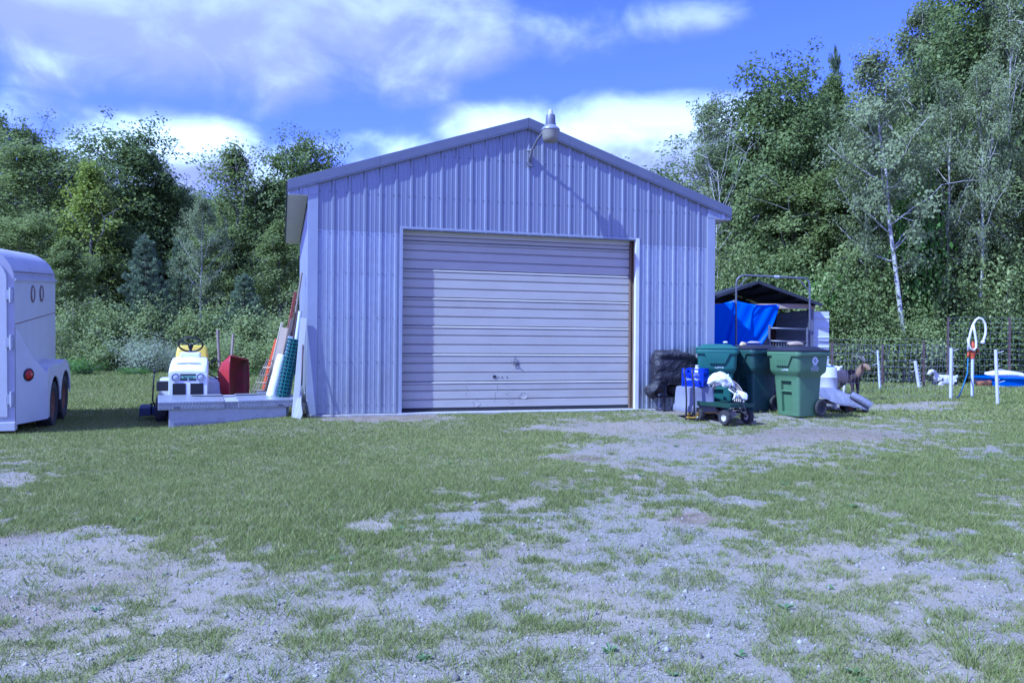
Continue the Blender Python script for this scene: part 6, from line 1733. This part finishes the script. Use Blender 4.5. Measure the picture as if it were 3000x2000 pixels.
# ================================================================== grass blades, weeds and loose stones
def blades():
    rng = np.random.RandomState(99)
    VS, TT = [], []
    def zone(y0, y1, per, hh, ww, tall=0.0):
        xm = y1 * .72 + 1.9
        n = int(per * (y1 - y0) * 2 * xm)
        y = y0 + (y1 - y0) * rng.rand(n); x = (rng.rand(n) * 2 - 1) * (y * .72 + 1.9)
        keepx = np.abs(x) < xm; x, y = x[keepx], y[keepx]
        u, v = barn_xy(x, y); ok = ~((u > -.05) & (u < BW + .05) & (v > -.07) & (v < BD + .05)); x, y = x[ok], y[ok]
        d, br_ = density(x, y); k = rng.rand(len(x)) < d * (1 - .35 * np.clip(br_, 0, 1)) + .012; x, y, d = x[k], y[k], d[k]; n = len(x)
        h = hh * rng.uniform(.45, 1.25, n) * (.6 + .4 * d) * (.75 + .6 * vnoise(x * .8 + 3, y * .8)); w = ww * rng.uniform(.7, 1.3, n)
        az = rng.rand(n) * 6.283; ln = rng.uniform(.2, 1.7, n) * h; z = gz(x, y)
        fa = rng.rand(n) * 6.283
        bx, by = np.cos(fa) * w / 2, np.sin(fa) * w / 2
        tri = np.stack([np.stack([x - bx, y - by, z - .004], 1), np.stack([x + bx, y + by, z - .004], 1), np.stack([x + np.cos(az) * ln, y + np.sin(az) * ln, z + h], 1)], 1)
        VS.append(tri.reshape(-1, 3)); t = np.clip(.42 + .22 * rng.normal(size=n) + .5 * (fbm(x * .35 + 9, y * .35, 3) - .5) + np.where(rng.rand(n) < .06, .6, 0), 0, 1.2)
        TT.append(np.repeat(t, 3))
    zone(1.9, 4.2, 14000, .027, .0045)
    zone(4.2, 7.5, 9000, .030, .0058)
    zone(7.5, 12.5, 3900, .030, .0085)
    zone(12.5, 19, 1100, .05, .018)
    zone(19, 27, 420, .08, .032)
    V_ = np.concatenate(VS).astype(np.float32); T_ = np.concatenate(TT).astype(np.float32); N = len(V_) // 3
    me_ = bpy.data.meshes.new('grass'); me_.vertices.add(3 * N); me_.vertices.foreach_set('co', V_.ravel())
    me_.loops.add(3 * N); me_.loops.foreach_set('vertex_index', np.arange(3 * N, dtype=np.int32)); me_.polygons.add(N); me_.polygons.foreach_set('loop_start', np.arange(0, 3 * N, 3, dtype=np.int32)); me_.update(calc_edges=True)
    at = me_.attributes.new('tint', 'FLOAT', 'POINT'); at.data.foreach_set('value', T_)
    m = bpy.data.materials.new('grass_blade'); m.use_nodes = True; n, l = m.node_tree.nodes, m.node_tree.links; b = n['Principled BSDF']
    a_ = n.new('ShaderNodeAttribute'); a_.attribute_name = 'tint'; cr_ = n.new('ShaderNodeValToRGB'); l.new(a_.outputs['Fac'], cr_.inputs[0])
    e = cr_.color_ramp.elements; e[0].position = 0; e[0].color = (.15, .19, .045, 1); e[1].position = .55; e[1].color = (.27, .305, .078, 1)
    e2 = e.new(.85); e2.color = (.33, .36, .12, 1); e3 = e.new(1.0); e3.color = (.42, .37, .20, 1)
    l.new(cr_.outputs[0], b.inputs['Base Color']); b.inputs['Roughness'].default_value = .6; b.inputs['Specular IOR Level'].default_value = .25
    tr = n.new('ShaderNodeBsdfTranslucent'); l.new(cr_.outputs[0], tr.inputs[0]); ms = n.new('ShaderNodeMixShader'); ms.inputs[0].default_value = .35
    l.new(b.outputs[0], ms.inputs[1]); l.new(tr.outputs[0], ms.inputs[2]); l.new(ms.outputs[0], n['Material Output'].inputs[0])
    me_.materials.append(m); o = link('grass', me_); tag(o, 'short patchy lawn grass growing through the gravel', 'grass', kind='stuff'); print('blades', N)
blades()
def tufts():
    rng = np.random.RandomState(123); n = 2600
    y = 2.1 + 7.5 * rng.rand(n) ** 1.25; x = (rng.rand(n) * 2 - 1) * (y * .69 + .3); c, br_ = cover_of(x, y); d, _ = density(x, y)
    k = (d > .06) & (rng.rand(n) < .30 + .6 * d); x, y = x[k], y[k]; n = len(x); per = 34
    sz = rng.uniform(.5, 1.25, n) * np.where(rng.rand(n) < .12, 1.7, 1.0)
    X_ = np.repeat(x, per) + rng.normal(size=n * per) * np.repeat(sz, per) * .030; Y_ = np.repeat(y, per) + rng.normal(size=n * per) * np.repeat(sz, per) * .024; N = n * per
    dx, dy = X_ - np.repeat(x, per), Y_ - np.repeat(y, per); h = np.repeat(sz, per) * .045 * rng.uniform(.4, 1.2, N); z = gz(X_, Y_)
    fa = rng.rand(N) * 6.283; w = .0042 * rng.uniform(.7, 1.4, N); bx, by = np.cos(fa) * w / 2, np.sin(fa) * w / 2
    tip = np.stack([X_ + dx * .9 + rng.normal(size=N) * .5 * h, Y_ + dy * .9 + rng.normal(size=N) * .5 * h, z + h], 1)
    tri = np.stack([np.stack([X_ - bx, Y_ - by, z - .004], 1), np.stack([X_ + bx, Y_ + by, z - .004], 1), tip], 1).reshape(-1, 3).astype(np.float32)
    me_ = bpy.data.meshes.new('grass_tufts'); me_.vertices.add(3 * N); me_.vertices.foreach_set('co', tri.ravel()); me_.loops.add(3 * N); me_.loops.foreach_set('vertex_index', np.arange(3 * N, dtype=np.int32))
    me_.polygons.add(N); me_.polygons.foreach_set('loop_start', np.arange(0, 3 * N, 3, dtype=np.int32)); me_.update(calc_edges=True)
    t = np.clip(np.repeat(.35 + .25 * rng.normal(size=n), per) + .15 * rng.normal(size=N), 0, 1.1)
    at = me_.attributes.new('tint', 'FLOAT', 'POINT'); at.data.foreach_set('value', np.repeat(t, 3).astype(np.float32)); me_.materials.append(bpy.data.materials['grass_blade'])
    tag(link('grass_tufts', me_), 'taller grass tufts dotted through the gravel', 'grass', kind='stuff')
tufts()
def weeds():
    rng = random.Random(5); mb = MB(); made = 0
    while made < 70:
        y = 2.2 + 9 * rng.random() ** 1.5; x = rng.uniform(-1, 1) * (y * .68 + .3); d, _ = density(np.array([x]), np.array([y]))
        if d[0] < .1 and rng.random() < .75: continue
        made += 1; z = float(gz(x, y)); nl = rng.randint(5, 10); s = rng.uniform(.018, .045)
        for k in range(nl):
            az = k * 2.4 + rng.uniform(-.3, .3); e = rng.uniform(.15, .8); dx, dy = math.cos(az), math.sin(az); w = s * rng.uniform(.18, .3)
            mb.add([(x, y, z), (x + dx * s * .55 - dy * w, y + dy * s * .55 + dx * w, z + s * e * .7), (x + dx * s, y + dy * s, z + s * e * .8), (x + dx * s * .55 + dy * w, y + dy * s * .55 - dx * w, z + s * e * .7)], [(0, 1, 2, 3)])
    o = mb.build('weeds', mat('weed_leaf', (.12, .20, .065), (.085, .155, .05), scale=3, rough=.55)); tag(o, 'small broad-leaved weeds scattered in the gravel', 'weeds', kind='stuff')
weeds()
def pebbles():
    rng = np.random.RandomState(41); n = 26000
    y = 1.9 + 6.5 * rng.rand(n) ** 1.3; x = (rng.rand(n) * 2 - 1) * (y * .70 + .4); d, br_ = density(x, y); k = (rng.rand(n) > d) ; x, y = x[k], y[k]; n = len(x)
    s = .0035 + .008 * rng.rand(n) ** 3 + np.where(rng.rand(n) < .006, .014, 0); z = gz(x, y) + s * .15
    o6 = np.array([(1, 0, 0), (-1, 0, 0), (0, 1, 0), (0, -1, 0), (0, 0, .8), (0, 0, -.8)], float)
    F = np.array([(0, 2, 4), (2, 1, 4), (1, 3, 4), (3, 0, 4), (2, 0, 5), (1, 2, 5), (3, 1, 5), (0, 3, 5)])
    sc_ = s[:, None, None] * rng.uniform(.6, 1.3, (n, 1, 3)); a = rng.rand(n) * 6.28
    v = o6[None] * sc_ * rng.uniform(.75, 1.25, (n, 6, 1)); c_, s_ = np.cos(a)[:, None], np.sin(a)[:, None]
    v = np.stack([v[..., 0] * c_ - v[..., 1] * s_, v[..., 0] * s_ + v[..., 1] * c_, v[..., 2]], -1) + np.stack([x, y, z], 1)[:, None, :]
    f = (F[None] + 6 * np.arange(n)[:, None, None]).reshape(-1, 3).astype(np.int32); N = len(f)
    me_ = bpy.data.meshes.new('gravel'); me_.vertices.add(6 * n); me_.vertices.foreach_set('co', v.reshape(-1).astype(np.float32)); me_.loops.add(3 * N); me_.loops.foreach_set('vertex_index', f.ravel())
    me_.polygons.add(N); me_.polygons.foreach_set('loop_start', np.arange(0, 3 * N, 3, dtype=np.int32)); me_.update(calc_edges=True)
    at = me_.attributes.new('tint', 'FLOAT', 'POINT'); at.data.foreach_set('value', np.repeat(rng.rand(n), 6).astype(np.float32))
    m = bpy.data.materials.new('loose_stone'); m.use_nodes = True; nn, l = m.node_tree.nodes, m.node_tree.links; b = nn['Principled BSDF']
    a_ = nn.new('ShaderNodeAttribute'); a_.attribute_name = 'tint'; mx = nn.new('ShaderNodeMixRGB'); l.new(a_.outputs['Fac'], mx.inputs[0]); mx.inputs[1].default_value = (.14, .13, .105, 1); mx.inputs[2].default_value = (.40, .38, .33, 1)
    l.new(mx.outputs[0], b.inputs['Base Color']); b.inputs['Roughness'].default_value = .85; me_.materials.append(m)
    o = link('gravel', me_); tag(o, 'loose pale gravel strewn over the bare yard', 'gravel', kind='stuff')
pebbles()
